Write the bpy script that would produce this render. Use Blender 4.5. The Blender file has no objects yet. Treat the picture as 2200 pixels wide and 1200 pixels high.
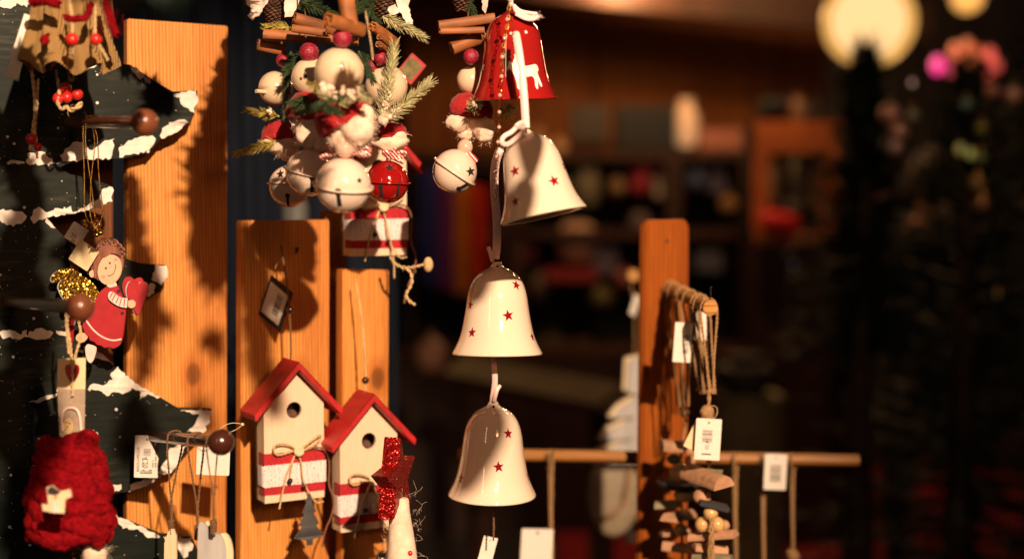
import bpy, bmesh, math, random
from mathutils import Vector, Matrix, noise
from mathutils.geometry import tessellate_polygon
random.seed(7)
R = math.radians
COL = bpy.context.scene.collection
F = 3055.6                       # focal length in reference pixels (50 mm lens, 36 mm sensor, 2200 px)
CAM = Vector((0, 0, 1.6)); PITCH = math.atan(200/F)
RIGHT = Vector((1, 0, 0)); FWD = Vector((0, math.cos(PITCH), -math.sin(PITCH))); UP = Vector((0, math.sin(PITCH), math.cos(PITCH)))
def ray(px, py): return FWD + RIGHT*((px-1100)/F) - UP*((py-600)/F)
def P(px, py, d): return CAM + ray(px, py)*d
def S(d): return d/F             # metres per reference pixel at depth d
class Plane:
    def __init__(s, px, py, d, yaw): s.p = P(px, py, d); s.n = Vector((math.sin(R(yaw)), -math.cos(R(yaw)), 0))
    def at(s, px, py, off=0.0):
        r = ray(px, py); t = (s.p+s.n*off-CAM).dot(s.n)/r.dot(s.n); return CAM+r*t
# ---------------------------------------------------------------- mesh builder
class MB:
    def __init__(s): s.v = []; s.f = []; s.mi = []
    def add(s, v, f, mi=0):
        k = len(s.v); s.v += [Vector(p) for p in v]; s.f += [tuple(i+k for i in q) for q in f]; s.mi += [mi]*len(f); return s
    def xf(s, M, start=0):
        for i in range(start, len(s.v)): s.v[i] = M @ s.v[i]
        return s
    def about(s, c, rot, start=0): return s.xf(Matrix.Translation(c) @ rot.to_4x4() @ Matrix.Translation(-Vector(c)), start)
    def box(s, c, sz, rot=None, mi=0):
        k = len(s.v); a, b, d = [q/2 for q in sz]
        v = [Vector((x*a, y*b, z*d)) for x in (-1, 1) for y in (-1, 1) for z in (-1, 1)]
        if rot is not None: v = [rot @ q for q in v]
        return s.add([q+Vector(c) for q in v], [(0,1,3,2),(4,6,7,5),(0,4,5,1),(2,3,7,6),(0,2,6,4),(1,5,7,3)], mi)
    def sphere(s, c, r, seg=24, sc=(1,1,1), fn=None, rot=None, mi=0):
        rings = max(6, seg//2); v = []; f = []; c = Vector(c)
        for i in range(rings+1):
            th = math.pi*i/rings
            for j in range(seg):
                ph = 2*math.pi*j/seg
                d = Vector((math.sin(th)*math.cos(ph), math.sin(th)*math.sin(ph), math.cos(th)))
                k = r*(fn(d) if fn else 1)
                q = Vector((d.x*sc[0]*k, d.y*sc[1]*k, d.z*sc[2]*k))
                v.append(c+(rot @ q if rot is not None else q))
        for i in range(rings):
            for j in range(seg):
                a = i*seg+j; b = i*seg+(j+1) % seg; f.append((a, a+seg, b+seg, b))
        return s.add(v, f, mi)
    def lathe(s, c, prof, seg=48, rot=None, fn=None, mi=0):
        v = []; f = []; n = len(prof); c = Vector(c)
        for j in range(seg):
            ph = 2*math.pi*j/seg
            for r, z in prof:
                k = fn(ph, z) if fn else 1
                q = Vector((r*k*math.cos(ph), r*k*math.sin(ph), z)); v.append(c+(rot @ q if rot is not None else q))
        for j in range(seg):
            for i in range(n-1):
                a = j*n+i; b = ((j+1) % seg)*n+i; f.append((a, b, b+1, a+1))
        return s.add(v, f, mi)
    def tube(s, path, r, seg=8, caps=True, flat=None, mi=0):
        path = [Vector(p) for p in path]; n = len(path); v = []; f = []
        ref = Vector((0, 1, 0.01))
        for i, p in enumerate(path):
            t = (path[min(i+1, n-1)]-path[max(i-1, 0)])
            if t.length < 1e-9: t = Vector((0, 0, 1))
            t.normalize(); a = ref-t*ref.dot(t)
            if a.length < 1e-3: a = Vector((1, 0, 0))-t*t.x
            a.normalize(); b = t.cross(a); ref = a
            rr = r[i] if isinstance(r, (list, tuple)) else r
            for j in range(seg):
                q = 2*math.pi*j/seg; v.append(p+a*(math.cos(q)*rr*(flat if flat else 1))+b*(math.sin(q)*rr))
        for i in range(n-1):
            for j in range(seg):
                x = i*seg+j; y = i*seg+(j+1) % seg; f.append((x, y, y+seg, x+seg))
        if caps: f.append(tuple(range(seg))[::-1]); f.append(tuple((n-1)*seg+j for j in range(seg)))
        return s.add(v, f, mi)
    def twine(s, path, r, pitch=None, mi=0):
        path = smooth(path, 2); pitch = pitch or r*7; pts = []; 
        L = [0]
        for a, b in zip(path, path[1:]): L.append(L[-1]+(b-a).length)
        n = max(6, int(L[-1]/(pitch/7))); n = min(n, 260); rs = []
        for k in range(n+1):
            t = L[-1]*k/n; i = 0
            while i < len(L)-2 and L[i+1] < t: i += 1
            u = (t-L[i])/max(1e-9, L[i+1]-L[i]); pts.append((path[i].lerp(path[i+1], u), t))
        for st in (0, 1):
            q = []; 
            for k, (p, t) in enumerate(pts):
                a = pts[max(k-1, 0)][0]; b = pts[min(k+1, n)][0]; d = (b-a)
                if d.length < 1e-9: d = Vector((0,0,1))
                d.normalize(); e = d.cross(Vector((0, 1, .1)))
                if e.length < 1e-3: e = d.cross(Vector((1, 0, 0)))
                e.normalize(); g = d.cross(e); w = 2*math.pi*t/pitch+st*math.pi
                wob = noise.noise(p*260)*r*.35
                q.append(p+e*(math.cos(w)*(r*.5+wob))+g*(math.sin(w)*(r*.5+wob)))
            s.tube(q, r*.56, 5, mi=mi)
        for k in range(int(L[-1]/.004)):          # stray fibres
            p = random.choice(pts)[0]; d = Vector((random.uniform(-1,1), random.uniform(-1,1), random.uniform(-1,1))).normalized()
            l = random.uniform(1.2, 3.2)*r; s.tube([p, p+d*l*.6+Vector((0,0,l*.1)), p+d*l+Vector((random.uniform(-.4,.4)*l,0,random.uniform(-.4,.4)*l))], r*.06, 3, caps=False, mi=mi)
        return s
    def fuzz(s, c, rad, n, ln, r=.00008, mi=0, sc=(1,1,1), down=0):
        for _ in range(n):
            d = Vector((random.gauss(0,1), random.gauss(0,1), random.gauss(0,1))).normalized()
            p = Vector(c)+Vector((d.x*sc[0], d.y*sc[1], d.z*sc[2]))*rad*.95; q = [p]
            dd = (d+Vector((random.gauss(0,.6), random.gauss(0,.6), random.gauss(0,.6)-down))).normalized(); l = ln*random.uniform(.4, 1.3)
            for k in range(4):
                dd = (dd+Vector((random.gauss(0,.45), random.gauss(0,.45), random.gauss(0,.45)))).normalized(); q.append(q[-1]+dd*l/4)
            s.tube(q, r, 3, caps=False, mi=mi)
        return s
    def prism(s, poly, a, b, fn, holes=(), mi=0):
        """polygon poly [(u,v)] extruded; fn(u,v,t) gives the world point, t from a to b"""
        loops = [list(poly)]+[list(h) for h in holes]
        tris = tessellate_polygon([[Vector((x, y, 0)) for x, y in l] for l in loops])
        flat = [q for l in loops for q in l]; n = len(flat)
        v = [fn(x, y, a) for x, y in flat]+[fn(x, y, b) for x, y in flat]
        f = [tuple(t) for t in tris]+[tuple(i+n for i in reversed(t)) for t in tris]; k = 0
        for l in loops:
            m = len(l)
            for i in range(m): f.append((k+i, k+(i+1) % m, k+(i+1) % m+n, k+i+n))
            k += m
        return s.add(v, f, mi)
    def decal(s, poly, fn, cuts=3, mi=0):
        """polygon triangulated, subdivided and mapped by fn(u,v) onto a curved surface"""
        bm = bmesh.new(); vs = [bm.verts.new((x, y, 0)) for x, y in poly]
        for t in tessellate_polygon([[Vector((x, y, 0)) for x, y in poly]]):
            try: bm.faces.new([vs[i] for i in t])
            except ValueError: pass
        for _ in range(cuts):
            L = max(e.calc_length() for e in bm.edges)
            bmesh.ops.subdivide_edges(bm, edges=[e for e in bm.edges if e.calc_length() > L*.45], cuts=1)
            bmesh.ops.triangulate(bm, faces=bm.faces[:])
        bm.verts.index_update()
        s.add([fn(v.co.x, v.co.y) for v in bm.verts], [tuple(v.index for v in f.verts) for f in bm.faces], mi); bm.free(); return s
def smooth(path, it=2):
    p = [Vector(q) for q in path]
    for _ in range(it):
        if len(p) < 3: break
        q = [p[0]]
        for a, b in zip(p, p[1:]): q += [a.lerp(b, .25), a.lerp(b, .75)]
        q.append(p[-1]); p = q
    return p
def smooth2(poly, it=2):
    for _ in range(it):
        q = []
        for i, a in enumerate(poly):
            b = poly[(i+1) % len(poly)]; q += [(a[0]*.75+b[0]*.25, a[1]*.75+b[1]*.25), (a[0]*.25+b[0]*.75, a[1]*.25+b[1]*.75)]
        poly = q
    return poly
def jag(poly, amp, step=6, seed=0):
    """roughen a polygon outline (torn / brushed edge)"""
    rnd = random.Random(seed); out = []
    for i, a in enumerate(poly):
        b = poly[(i+1) % len(poly)]; L = math.hypot(b[0]-a[0], b[1]-a[1]); n = max(1, int(L/step))
        for k in range(n):
            t = k/n; out.append((a[0]+(b[0]-a[0])*t+rnd.uniform(-amp, amp), a[1]+(b[1]-a[1])*t+rnd.uniform(-amp, amp)))
    return out
def star2(R1, r1=None, n=5, rot=90, sx=1): 
    r1 = r1 or R1*.42
    return [((R1 if k % 2 == 0 else r1)*math.cos(R(rot)+math.pi*k/n)*sx, (R1 if k % 2 == 0 else r1)*math.sin(R(rot)+math.pi*k/n)) for k in range(2*n)]
def circ(cx, cy, rx, ry=None, n=20, rot=0):
    ry = ry or rx; c, s_ = math.cos(R(rot)), math.sin(R(rot)); o = []
    for k in range(n):
        a = 2*math.pi*k/n; x, y = rx*math.cos(a), ry*math.sin(a); o.append((cx+x*c-y*s_, cy+x*s_+y*c))
    return o
# ---------------------------------------------------------------- objects
def thing(name, label, cat, loc=(0,0,0), group=None, rot=None):
    o = bpy.data.objects.new(name, None); COL.objects.link(o); o.location = loc; o.empty_display_size = .01
    if rot: o.rotation_euler = rot
    o['label'] = label; o['category'] = cat
    if group: o['group'] = group
    return o
def worldloc(o):
    v = Vector((0, 0, 0))
    while o is not None: v += o.location; o = o.parent
    return v
def part(name, mb, mat, par=None, w=True, sm=True, label=None, bevel=0, angle=40):
    """one mesh object; vertices given in world coordinates (w) before the thing is turned"""
    me = bpy.data.meshes.new(name); off = worldloc(par) if (w and par is not None) else Vector((0,0,0))
    org = Vector((0,0,0))
    if par is None:
        lo = [min(v[i] for v in mb.v) for i in range(3)]; hi = [max(v[i] for v in mb.v) for i in range(3)]
        org = Vector(((lo[0]+hi[0])/2, (lo[1]+hi[1])/2, lo[2])); off = org
    me.from_pydata([tuple(v-off) for v in mb.v], [], mb.f)
    mats = mat if isinstance(mat, (list, tuple)) else [mat]
    for m in mats: me.materials.append(m)
    if len(mats) > 1: me.polygons.foreach_set('material_index', mb.mi)
    bm = bmesh.new(); bm.from_mesh(me); bmesh.ops.remove_doubles(bm, verts=bm.verts, dist=1e-7); bmesh.ops.recalc_face_normals(bm, faces=bm.faces)
    if bevel:
        es = [e for e in bm.edges if len(e.link_faces) == 2 and e.calc_face_angle(0) > R(35)]
        bmesh.ops.bevel(bm, geom=es, offset=bevel, segments=2, affect='EDGES', clamp_overlap=True)
    bm.to_mesh(me); bm.free()
    if sm: me.shade_smooth(); me.set_sharp_from_angle(angle=R(angle))
    o = bpy.data.objects.new(name, me); COL.objects.link(o); o.location = org
    if par is not None: o.parent = par
    if label: o['label'] = label
    return o
def tag(o, label, cat, group=None):
    o['label'] = label; o['category'] = cat
    if group: o['group'] = group
    return o
def struct(o, kind='structure'): o['kind'] = kind; return o
def copy_tree(o, par=None):
    c = o.copy(); COL.objects.link(c)
    if par is not None: c.parent = par
    for ch in [q for q in bpy.data.objects if q.parent == o]: copy_tree(ch, c)
    return c
def text_mesh(txt, size):
    cu = bpy.data.curves.new('t', 'FONT'); cu.body = txt; cu.size = size; cu.resolution_u = 2
    o = bpy.data.objects.new('t', cu); COL.objects.link(o); bpy.context.view_layer.update()
    me = bpy.data.meshes.new_from_object(o); v = [q.co.copy() for q in me.vertices]; f = [tuple(p.vertices) for p in me.polygons]
    bpy.data.objects.remove(o); bpy.data.meshes.remove(me); bpy.data.curves.remove(cu); return v, f
# ---------------------------------------------------------------- materials
MAT = {}
def nodes(name):
    m = bpy.data.materials.new(name); m.use_nodes = True; nt = m.node_tree; b = nt.nodes['Principled BSDF']; MAT[name] = m; return m, nt, b
def N(nt, t, **k):
    n = nt.nodes.new(t)
    for a, b in k.items():
        if a in n.inputs: n.inputs[a].default_value = b
        else: setattr(n, a, b)
    return n
def coords(nt, scale=(1,1,1), rot=(0,0,0)):
    tc = N(nt, 'ShaderNodeTexCoord'); mp = N(nt, 'ShaderNodeMapping'); mp.inputs['Scale'].default_value = scale; mp.inputs['Rotation'].default_value = rot
    nt.links.new(tc.outputs['Object'], mp.inputs[0]); return mp.outputs[0]
def ramp(nt, src, stops, interp='LINEAR'):
    r = N(nt, 'ShaderNodeValToRGB'); r.color_ramp.interpolation = interp; e = r.color_ramp.elements
    while len(e) > 1: e.remove(e[-1])
    e[0].position = stops[0][0]; e[0].color = (*stops[0][1], 1)
    for p, c in stops[1:]: q = e.new(p); q.color = (*c, 1)
    nt.links.new(src, r.inputs[0]); return r.outputs[0]
def bump(nt, b, src, st=.3, dist=.001):
    u = N(nt, 'ShaderNodeBump'); u.inputs['Strength'].default_value = st; u.inputs['Distance'].default_value = dist
    nt.links.new(src, u.inputs['Height']); nt.links.new(u.outputs[0], b.inputs['Normal']); return u
def plain(name, c, rough=.5, metal=0, var=.15, sc=60, bmp=.1, bd=.0006, coat=0, sheen=0, detail=4, emis=None, es=0, stretch=(1,1,1), spec=None):
    """base colour broken up by noise, with a fine bump"""
    m, nt, b = nodes(name); v = coords(nt, stretch); n = N(nt, 'ShaderNodeTexNoise', Scale=sc, Detail=detail); nt.links.new(v, n.inputs[0])
    lo = tuple(x*(1-var) for x in c); hi = tuple(min(1, x*(1+var)) for x in c)
    nt.links.new(ramp(nt, n.outputs[0], [(.3, lo), (.7, hi)]), b.inputs['Base Color'])
    b.inputs['Roughness'].default_value = rough; b.inputs['Metallic'].default_value = metal; b.inputs['Coat Weight'].default_value = coat; b.inputs['Coat Roughness'].default_value = .04
    if spec is not None: b.inputs['Specular IOR Level'].default_value = spec
    if sheen: b.inputs['Sheen Weight'].default_value = sheen; b.inputs['Sheen Roughness'].default_value = .5
    if bmp: bump(nt, b, n.outputs[0], bmp, bd)
    if emis: b.inputs['Emission Color'].default_value = (*emis, 1); b.inputs['Emission Strength'].default_value = es
    return m
def wood(name, dark, mid, light, ring=120, rough=.5, bst=.35, axis='Z', knots=True, wob=1.1):
    m, nt, b = nodes(name); st = {'Z': (1, 1, .045), 'X': (.045, 1, 1)}[axis]
    v = coords(nt, st)
    big = N(nt, 'ShaderNodeTexNoise', Scale=9, Detail=2); nt.links.new(v, big.inputs[0])
    # planed board: many near-parallel growth rings, slightly wavering
    w = N(nt, 'ShaderNodeTexWave', Scale=ring, Distortion=wob, Detail=2); w.bands_direction = 'X' if axis == 'Z' else 'Z'; w.inputs['Detail Scale'].default_value = .6; nt.links.new(v, w.inputs[0])
    fine = N(nt, 'ShaderNodeTexNoise', Scale=420, Detail=5); nt.links.new(v, fine.inputs[0])
    col = ramp(nt, w.outputs['Fac'], [(0, dark), (.16, mid), (.7, light), (1, mid)])
    mx = N(nt, 'ShaderNodeMix', data_type='RGBA', blend_type='MULTIPLY'); mx.inputs[0].default_value = .7
    nt.links.new(col, mx.inputs[6]); nt.links.new(ramp(nt, fine.outputs[0], [(.3, (.6, .55, .5)), (.6, (1, 1, 1))]), mx.inputs[7])
    mx2 = N(nt, 'ShaderNodeMix', data_type='RGBA', blend_type='MULTIPLY'); mx2.inputs[0].default_value = .75
    nt.links.new(mx.outputs[2], mx2.inputs[6]); nt.links.new(ramp(nt, big.outputs[0], [(.32, (.55, .42, .34)), (.52, (.9, .85, .8)), (.66, (1, 1, 1))]), mx2.inputs[7]); out = mx2.outputs[2]
    if knots:
        v2 = coords(nt, (8, 1, 4.4)); sx = N(nt, 'ShaderNodeSeparateXYZ'); cx = N(nt, 'ShaderNodeCombineXYZ'); nt.links.new(v2, sx.inputs[0]); nt.links.new(sx.outputs[0], cx.inputs[0]); nt.links.new(sx.outputs[2], cx.inputs[1]); vo = N(nt, 'ShaderNodeTexVoronoi', Scale=1.0); vo.voronoi_dimensions = '2D'; nt.links.new(cx.outputs[0], vo.inputs[0])
        mx3 = N(nt, 'ShaderNodeMix', data_type='RGBA', blend_type='MULTIPLY'); mx3.inputs[0].default_value = .8
        nt.links.new(out, mx3.inputs[6]); nt.links.new(ramp(nt, vo.outputs['Distance'], [(0, (.12, .08, .05)), (.045, (.25, .15, .1)), (.07, (.75, .6, .5)), (.14, (1, 1, 1))]), mx3.inputs[7]); out = mx3.outputs[2]
    nt.links.new(out, b.inputs['Base Color']); b.inputs['Roughness'].default_value = rough; b.inputs['Specular IOR Level'].default_value = .25
    bump(nt, b, w.outputs['Fac'], bst, .0006); return m
def glitter(name, c1, c2, sc=900, metal=.8):
    m, nt, b = nodes(name); v = coords(nt); vo = N(nt, 'ShaderNodeTexVoronoi', Scale=sc); nt.links.new(v, vo.inputs[0])
    sep = N(nt, 'ShaderNodeSeparateColor'); nt.links.new(vo.outputs['Color'], sep.inputs[0])
    nt.links.new(ramp(nt, sep.outputs[0], [(0, c1), (.6, c2), (1, tuple(min(1, x*1.6) for x in c2))]), b.inputs['Base Color'])
    b.inputs['Metallic'].default_value = metal; b.inputs['Roughness'].default_value = .25
    g = N(nt, 'ShaderNodeNewGeometry'); sub = N(nt, 'ShaderNodeVectorMath', operation='SUBTRACT'); sub.inputs[1].default_value = (.5, .5, .5); nt.links.new(vo.outputs['Color'], sub.inputs[0])
    sc_ = N(nt, 'ShaderNodeVectorMath', operation='SCALE'); sc_.inputs['Scale'].default_value = 1.5; nt.links.new(sub.outputs[0], sc_.inputs[0])
    ad = N(nt, 'ShaderNodeVectorMath', operation='ADD'); nt.links.new(g.outputs['Normal'], ad.inputs[0]); nt.links.new(sc_.outputs[0], ad.inputs[1])
    no = N(nt, 'ShaderNodeVectorMath', operation='NORMALIZE'); nt.links.new(ad.outputs[0], no.inputs[0]); nt.links.new(no.outputs[0], b.inputs['Normal']); return m
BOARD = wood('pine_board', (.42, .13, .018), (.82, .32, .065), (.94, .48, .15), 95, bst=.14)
BOARD_SHADE = wood('dark_pine_board', (.12, .04, .012), (.22, .08, .02), (.3, .12, .035), 95)  # darker copy of the pine, with shade put into the colour
POSTW = wood('orange_oiled_wood', (.24, .06, .010), (.42, .11, .016), (.5, .15, .026), 50, .4, .15)
DOWEL = wood('bamboo_dowel', (.4, .18, .045), (.55, .27, .08), (.66, .36, .12), 40, .35, .1, 'X', False)
PEG = plain('stained_peg', (.16, .05, .022), .28, var=.35, sc=25, bmp=.05, coat=.5, stretch=(1, 1, 1))
PEGD = plain('dark_stained_peg', (.05, .014, .008), .22, var=.3, sc=25, bmp=.05, coat=.5)
PLYW = plain('painted_plywood', (.76, .57, .40), .6, var=.06, sc=300, bmp=.15, stretch=(1,1,.1))
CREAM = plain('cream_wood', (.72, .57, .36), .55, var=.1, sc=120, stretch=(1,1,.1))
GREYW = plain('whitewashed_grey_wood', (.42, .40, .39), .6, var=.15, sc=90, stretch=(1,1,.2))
REDW = plain('red_painted_wood', (.42, .013, .014), .5, var=.3, sc=70, bmp=.35, stretch=(1,.25,1))
REDD = plain('red_felt_ribbon', (.42, .012, .02), .85, var=.25, sc=400, bmp=.3, sheen=.05)
CER = plain('white_ceramic', (.82, .66, .51), .07, var=.03, sc=20, bmp=.02, coat=.6)
CERR = plain('red_ceramic', (.34, .012, .010), .06, var=.12, sc=20, bmp=.02, coat=1)
REDST = plain('red_star_glaze', (.26, .005, .010), .1, var=.1, coat=.5)
WHITEG = plain('white_glaze', (.9, .84, .74), .08, coat=.5)
ENAM = plain('white_enamel', (.80, .61, .49), .12, var=.03, sc=30, bmp=.03, coat=.7)
ENAMR = plain('red_enamel', (.30, .006, .006), .1, var=.1, sc=30, coat=1)
HOLE_DECAL = plain('painted_dark_opening', (.008, .007, .006), .8)  # near-black decal colour, painted in for the shade inside openings
LACQ = plain('ivory_lacquered_wood', (.76, .57, .39), .16, var=.04, sc=30, coat=.5)
FELT = plain('red_felt', (.34, .007, .010), .95, var=.3, sc=260, bmp=.6, bd=.0012, sheen=.1)
FLEE = plain('white_fleece', (.80, .60, .46), .95, var=.16, sc=90, bmp=.35, bd=.002, sheen=.1)
WOOL = plain('red_wool', (.19, .003, .006), .95, var=.4, sc=240, bmp=.8, bd=.0015, spec=.05)
BURL = None
TWINE = plain('jute_twine', (.34, .19, .08), .9, var=.35, sc=500, bmp=.3)
TWIND = plain('brown_jute_twine', (.17, .085, .035), .9, var=.35, sc=500, bmp=.3)
TWINL = plain('pale_paper_twine', (.58, .40, .2), .8, var=.25, sc=400, bmp=.3)
RIBW = plain('pale_pink_satin', (.84, .60, .56), .35, var=.08, sc=300, bmp=.15, stretch=(1,1,.1))
BERR = plain('red_bead', (.6, .02, .015), .3, var=.1, coat=.4)
SUG = plain('sugared_berry', (.30, .012, .035), .45, var=.9, sc=700, bmp=.8, bd=.0012, coat=.3)
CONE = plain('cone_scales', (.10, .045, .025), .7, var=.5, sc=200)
CINN = plain('cinnamon_bark', (.29, .095, .025), .6, var=.5, sc=60, bmp=.35, stretch=(.3, 1, 1))
BIRCH = plain('pale_birch_bark', (.72, .6, .52), .6, var=.15, sc=120, bmp=.4)
NEED = plain('fir_needles', (.045, .075, .03), .5, var=.4, sc=150)
NEEDF = plain('frosted_fir_needles', (.5, .46, .24), .6, var=.35, sc=250)
NEEDY = plain('golden_fir_needles', (.42, .34, .07), .6, var=.4, sc=250)
GREYC = plain('cut_branch_core', (.16, .1, .05), .8)
GLRED = glitter('red_glitter', (.14, .002, .002), (.32, .008, .006), 1400, .5)
GLGOLD = glitter('gold_glitter', (.16, .07, .008), (.5, .27, .04), 900, .8)
GOLD = plain('polished_gold', (.8, .5, .12), .18, metal=1, var=.1)
STEEL = plain('zinc_sheet', (.33, .34, .36), .33, metal=.9, var=.15, sc=60)
SILV = plain('silver_bell', (.6, .56, .5), .15, metal=1, var=.1)
PAPER = plain('white_card', (.78, .7, .62), .7, var=.04, sc=200, bmp=.05)
PAPERC = plain('cream_card', (.74, .58, .34), .7, var=.05, sc=200)
KRAFT = plain('grey_card', (.36, .27, .2), .8, var=.1, sc=200)
INK = plain('black_ink', (.02, .018, .02), .7)
INKF = plain('faded_ink', (.28, .22, .2), .7)
SNOW = plain('thick_white_paint', (.80, .70, .62), .55, var=.12, sc=90, bmp=.9, bd=.0015, stretch=(1,1,1))
SKIN = plain('painted_skin', (.76, .44, .28), .5, var=.05)
CHEEK = plain('pink_blush', (.8, .28, .22), .6)
HAIR = plain('painted_brown_hair', (.24, .085, .05), .5, var=.4, sc=120, stretch=(3, 1, .4))
DRESS = plain('red_painted_dress', (.38, .010, .018), .5, var=.15, sc=100, bmp=.2)
NAVY = plain('navy_dots', (.02, .01, .03), .5)
PINKW = plain('pale_painted_trim', (.8, .58, .52), .5)
BLACK = plain('black_card', (.012, .010, .016), .6)
PEARLM = plain('clear_pearl', (.7, .45, .36), .05, coat=1)
BRASS = plain('brass_wire', (.7, .45, .15), .25, metal=1)
NAIL = plain('dark_nail', (.05, .04, .035), .4, metal=.8)
def paint_green():
    m, nt, b = nodes('dark_green_paint'); v = coords(nt, (.12, .12, 1)); n = N(nt, 'ShaderNodeTexNoise', Scale=260, Detail=5); nt.links.new(v, n.inputs[0])
    v2 = coords(nt); n2 = N(nt, 'ShaderNodeTexNoise', Scale=11, Detail=3); nt.links.new(v2, n2.inputs[0])
    ml = N(nt, 'ShaderNodeMath', operation='MULTIPLY'); nt.links.new(n.outputs[0], ml.inputs[0]); nt.links.new(n2.outputs[0], ml.inputs[1])
    nt.links.new(ramp(nt, ml.outputs[0], [(.12, (.003, .006, .0045)), (.32, (.011, .015, .010)), (.45, (.042, .042, .030))]), b.inputs['Base Color'])
    b.inputs['Roughness'].default_value = .55; b.inputs['Specular IOR Level'].default_value = .22; bump(nt, b, n.outputs[0], .25, .0005); return m
GREEN = paint_green()
def burlap():
    m, nt, b = nodes('burlap'); v = coords(nt)
    a = N(nt, 'ShaderNodeTexWave', Scale=170, Distortion=1.5); a.bands_direction = 'Z'; c = N(nt, 'ShaderNodeTexWave', Scale=170, Distortion=1.5); c.bands_direction = 'X'
    nt.links.new(v, a.inputs[0]); nt.links.new(v, c.inputs[0]); mu = N(nt, 'ShaderNodeMath', operation='ADD'); nt.links.new(a.outputs['Fac'], mu.inputs[0]); nt.links.new(c.outputs['Fac'], mu.inputs[1])
    nt.links.new(ramp(nt, mu.outputs[0], [(.2, (.16, .08, .025)), (1, (.5, .29, .1))]), b.inputs['Base Color']); b.inputs['Roughness'].default_value = .95
    bump(nt, b, mu.outputs[0], .8, .0012); return m
BURL = burlap()
def lace():
    m, nt, b = nodes('white_lace'); v = coords(nt); b.inputs['Base Color'].default_value = (.82, .7, .68, 1); b.inputs['Roughness'].default_value = .9
    vo = N(nt, 'ShaderNodeTexVoronoi', Scale=480, feature='DISTANCE_TO_EDGE'); nt.links.new(v, vo.inputs[0])
    w = N(nt, 'ShaderNodeTexWave', Scale=75, Distortion=7, Detail=2); nt.links.new(v, w.inputs[0])
    mn = N(nt, 'ShaderNodeMath', operation='MULTIPLY'); nt.links.new(vo.outputs['Distance'], mn.inputs[0]); nt.links.new(w.outputs['Fac'], mn.inputs[1])
    al = ramp(nt, mn.outputs[0], [(.0, (1, 1, 1)), (.20, (1, 1, 1)), (.27, (.1, .1, .1))])
    nt.links.new(al, b.inputs['Alpha']); bump(nt, b, vo.outputs['Distance'], .8, .001); return m
LACE = lace()
def stripes():
    m, nt, b = nodes('striped_ribbon'); v = coords(nt, rot=(0, R(40), 0)); w = N(nt, 'ShaderNodeTexWave', Scale=110); nt.links.new(v, w.inputs[0])
    nt.links.new(ramp(nt, w.outputs['Fac'], [(.45, (.55, .012, .015)), (.55, (.85, .7, .64))]), b.inputs['Base Color']); b.inputs['Roughness'].default_value = .3; return m
STRIPE = stripes()
# ================================================================ boards
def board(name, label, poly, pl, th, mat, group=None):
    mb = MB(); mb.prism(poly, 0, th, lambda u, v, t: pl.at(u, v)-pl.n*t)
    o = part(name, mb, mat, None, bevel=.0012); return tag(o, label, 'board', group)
PL1 = Plane(380, 500, 1.60, 30); PL2 = Plane(606, 700, 1.63, 30); PL3 = Plane(780, 800, 1.66, 30); PL0 = Plane(150, 500, 1.60, 30)
G = 'upright pine boards behind the ornaments'
board('display_board', 'tall wide sunlit pine board right of the dark painted tree', [(274, 40), (490, 56), (486, 1280), (272, 1280)], PL1, .016, BOARD, G)
board('display_board', 'shaded brown board half hidden behind the dark painted tree', [(40, -60), (243, -60), (243, 1280), (40, 1280)], PL0, .016, BOARD_SHADE, G)
board('display_board', 'lower pine board carrying the left birdhouse and a black edged label', [(519, 474), (708, 472), (706, 1280), (517, 1280)], PL2, .018, BOARD, G)
board('display_board', 'narrow pine board behind the right birdhouse', [(737, 578), (836, 580), (833, 1280), (735, 1280)], PL3, .02, BOARD, G)
board('display_board', 'thin pine slat standing between the two birdhouse boards', [(697, 452), (745, 454), (743, 1280), (697, 1280)], Plane(715, 700, 1.74, 30), .016, BOARD, G)
# ================================================================ dark painted tree cut-out
PT = Plane(370, 500, 1.565, 30)
T_OUT = [(-160,-60),(60,-20),(110,60),(165,132),(200,132),(280,139),(330,173),(372,197),(424,194),(424,222),(408,262),(375,285),(344,300),(322,325),(270,340),(160,345),(128,360),
 (150,374),(195,384),(242,400),(240,432),(205,448),(160,456),(97,466),(120,490),(150,520),(200,545),(262,552),(300,565),(335,568),(361,570),(360,592),(345,625),(322,640),(280,655),(240,676),(200,700),(150,712),
 (185,742),(215,757),(250,790),(300,828),(340,850),(385,877),(456,878),(441,925),(415,950),(385,985),(350,1020),(310,1046),(275,1056),(228,1060),(237,1100),(290,1124),(350,1148),(412,1152),(426,1180),(420,1280),(-160,1280)]
pt = thing('painted_tree', 'dark green wooden tree cut-out with white painted snow along its tiers', 'wooden tree', PT.at(200, 1150))
part('tree_panel', MB().prism(T_OUT, 0, .012, lambda u, v, t: PT.at(u, v)-PT.n*t), GREEN, pt, bevel=.001)
i = 0
def snow(poly, amp=4, hh=.0009):
    global i; i += 1
    base = jag(poly, amp, 6, i); sn = MB(); sn.prism(base, -hh, .0004, lambda u, v, t: PT.at(u, v)-PT.n*(t if t > 0 else t*(1+.8*noise.noise(Vector((u*.11, v*.11, i)))))); part('snow_paint', sn, SNOW, pt, angle=60)
snow([(0,-30),(60,-22),(72,8),(55,16),(38,8),(20,18),(0,14)])
snow([(162,134),(205,134),(202,148),(186,154),(172,146)])
snow([(280,141),(300,150),(312,168),(300,170),(284,155)], 2); snow([(310,166),(324,172),(322,179),(311,178)], 2)
snow([(372,199),(422,196),(424,222),(414,240),(400,228),(386,225),(388,212),(374,206)], 3)
snow([(405,262),(380,283),(345,299),(346,282),(365,262),(393,254)], 3)
snow([(335,300),(322,324),(258,338),(254,322),(276,303),(296,294),(330,290)], 3)
snow([(165,345),(240,340),(243,318),(243,298),(226,300),(205,318),(190,322),(182,305),(160,306),(140,322),(130,332),(134,348)], 3)
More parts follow.
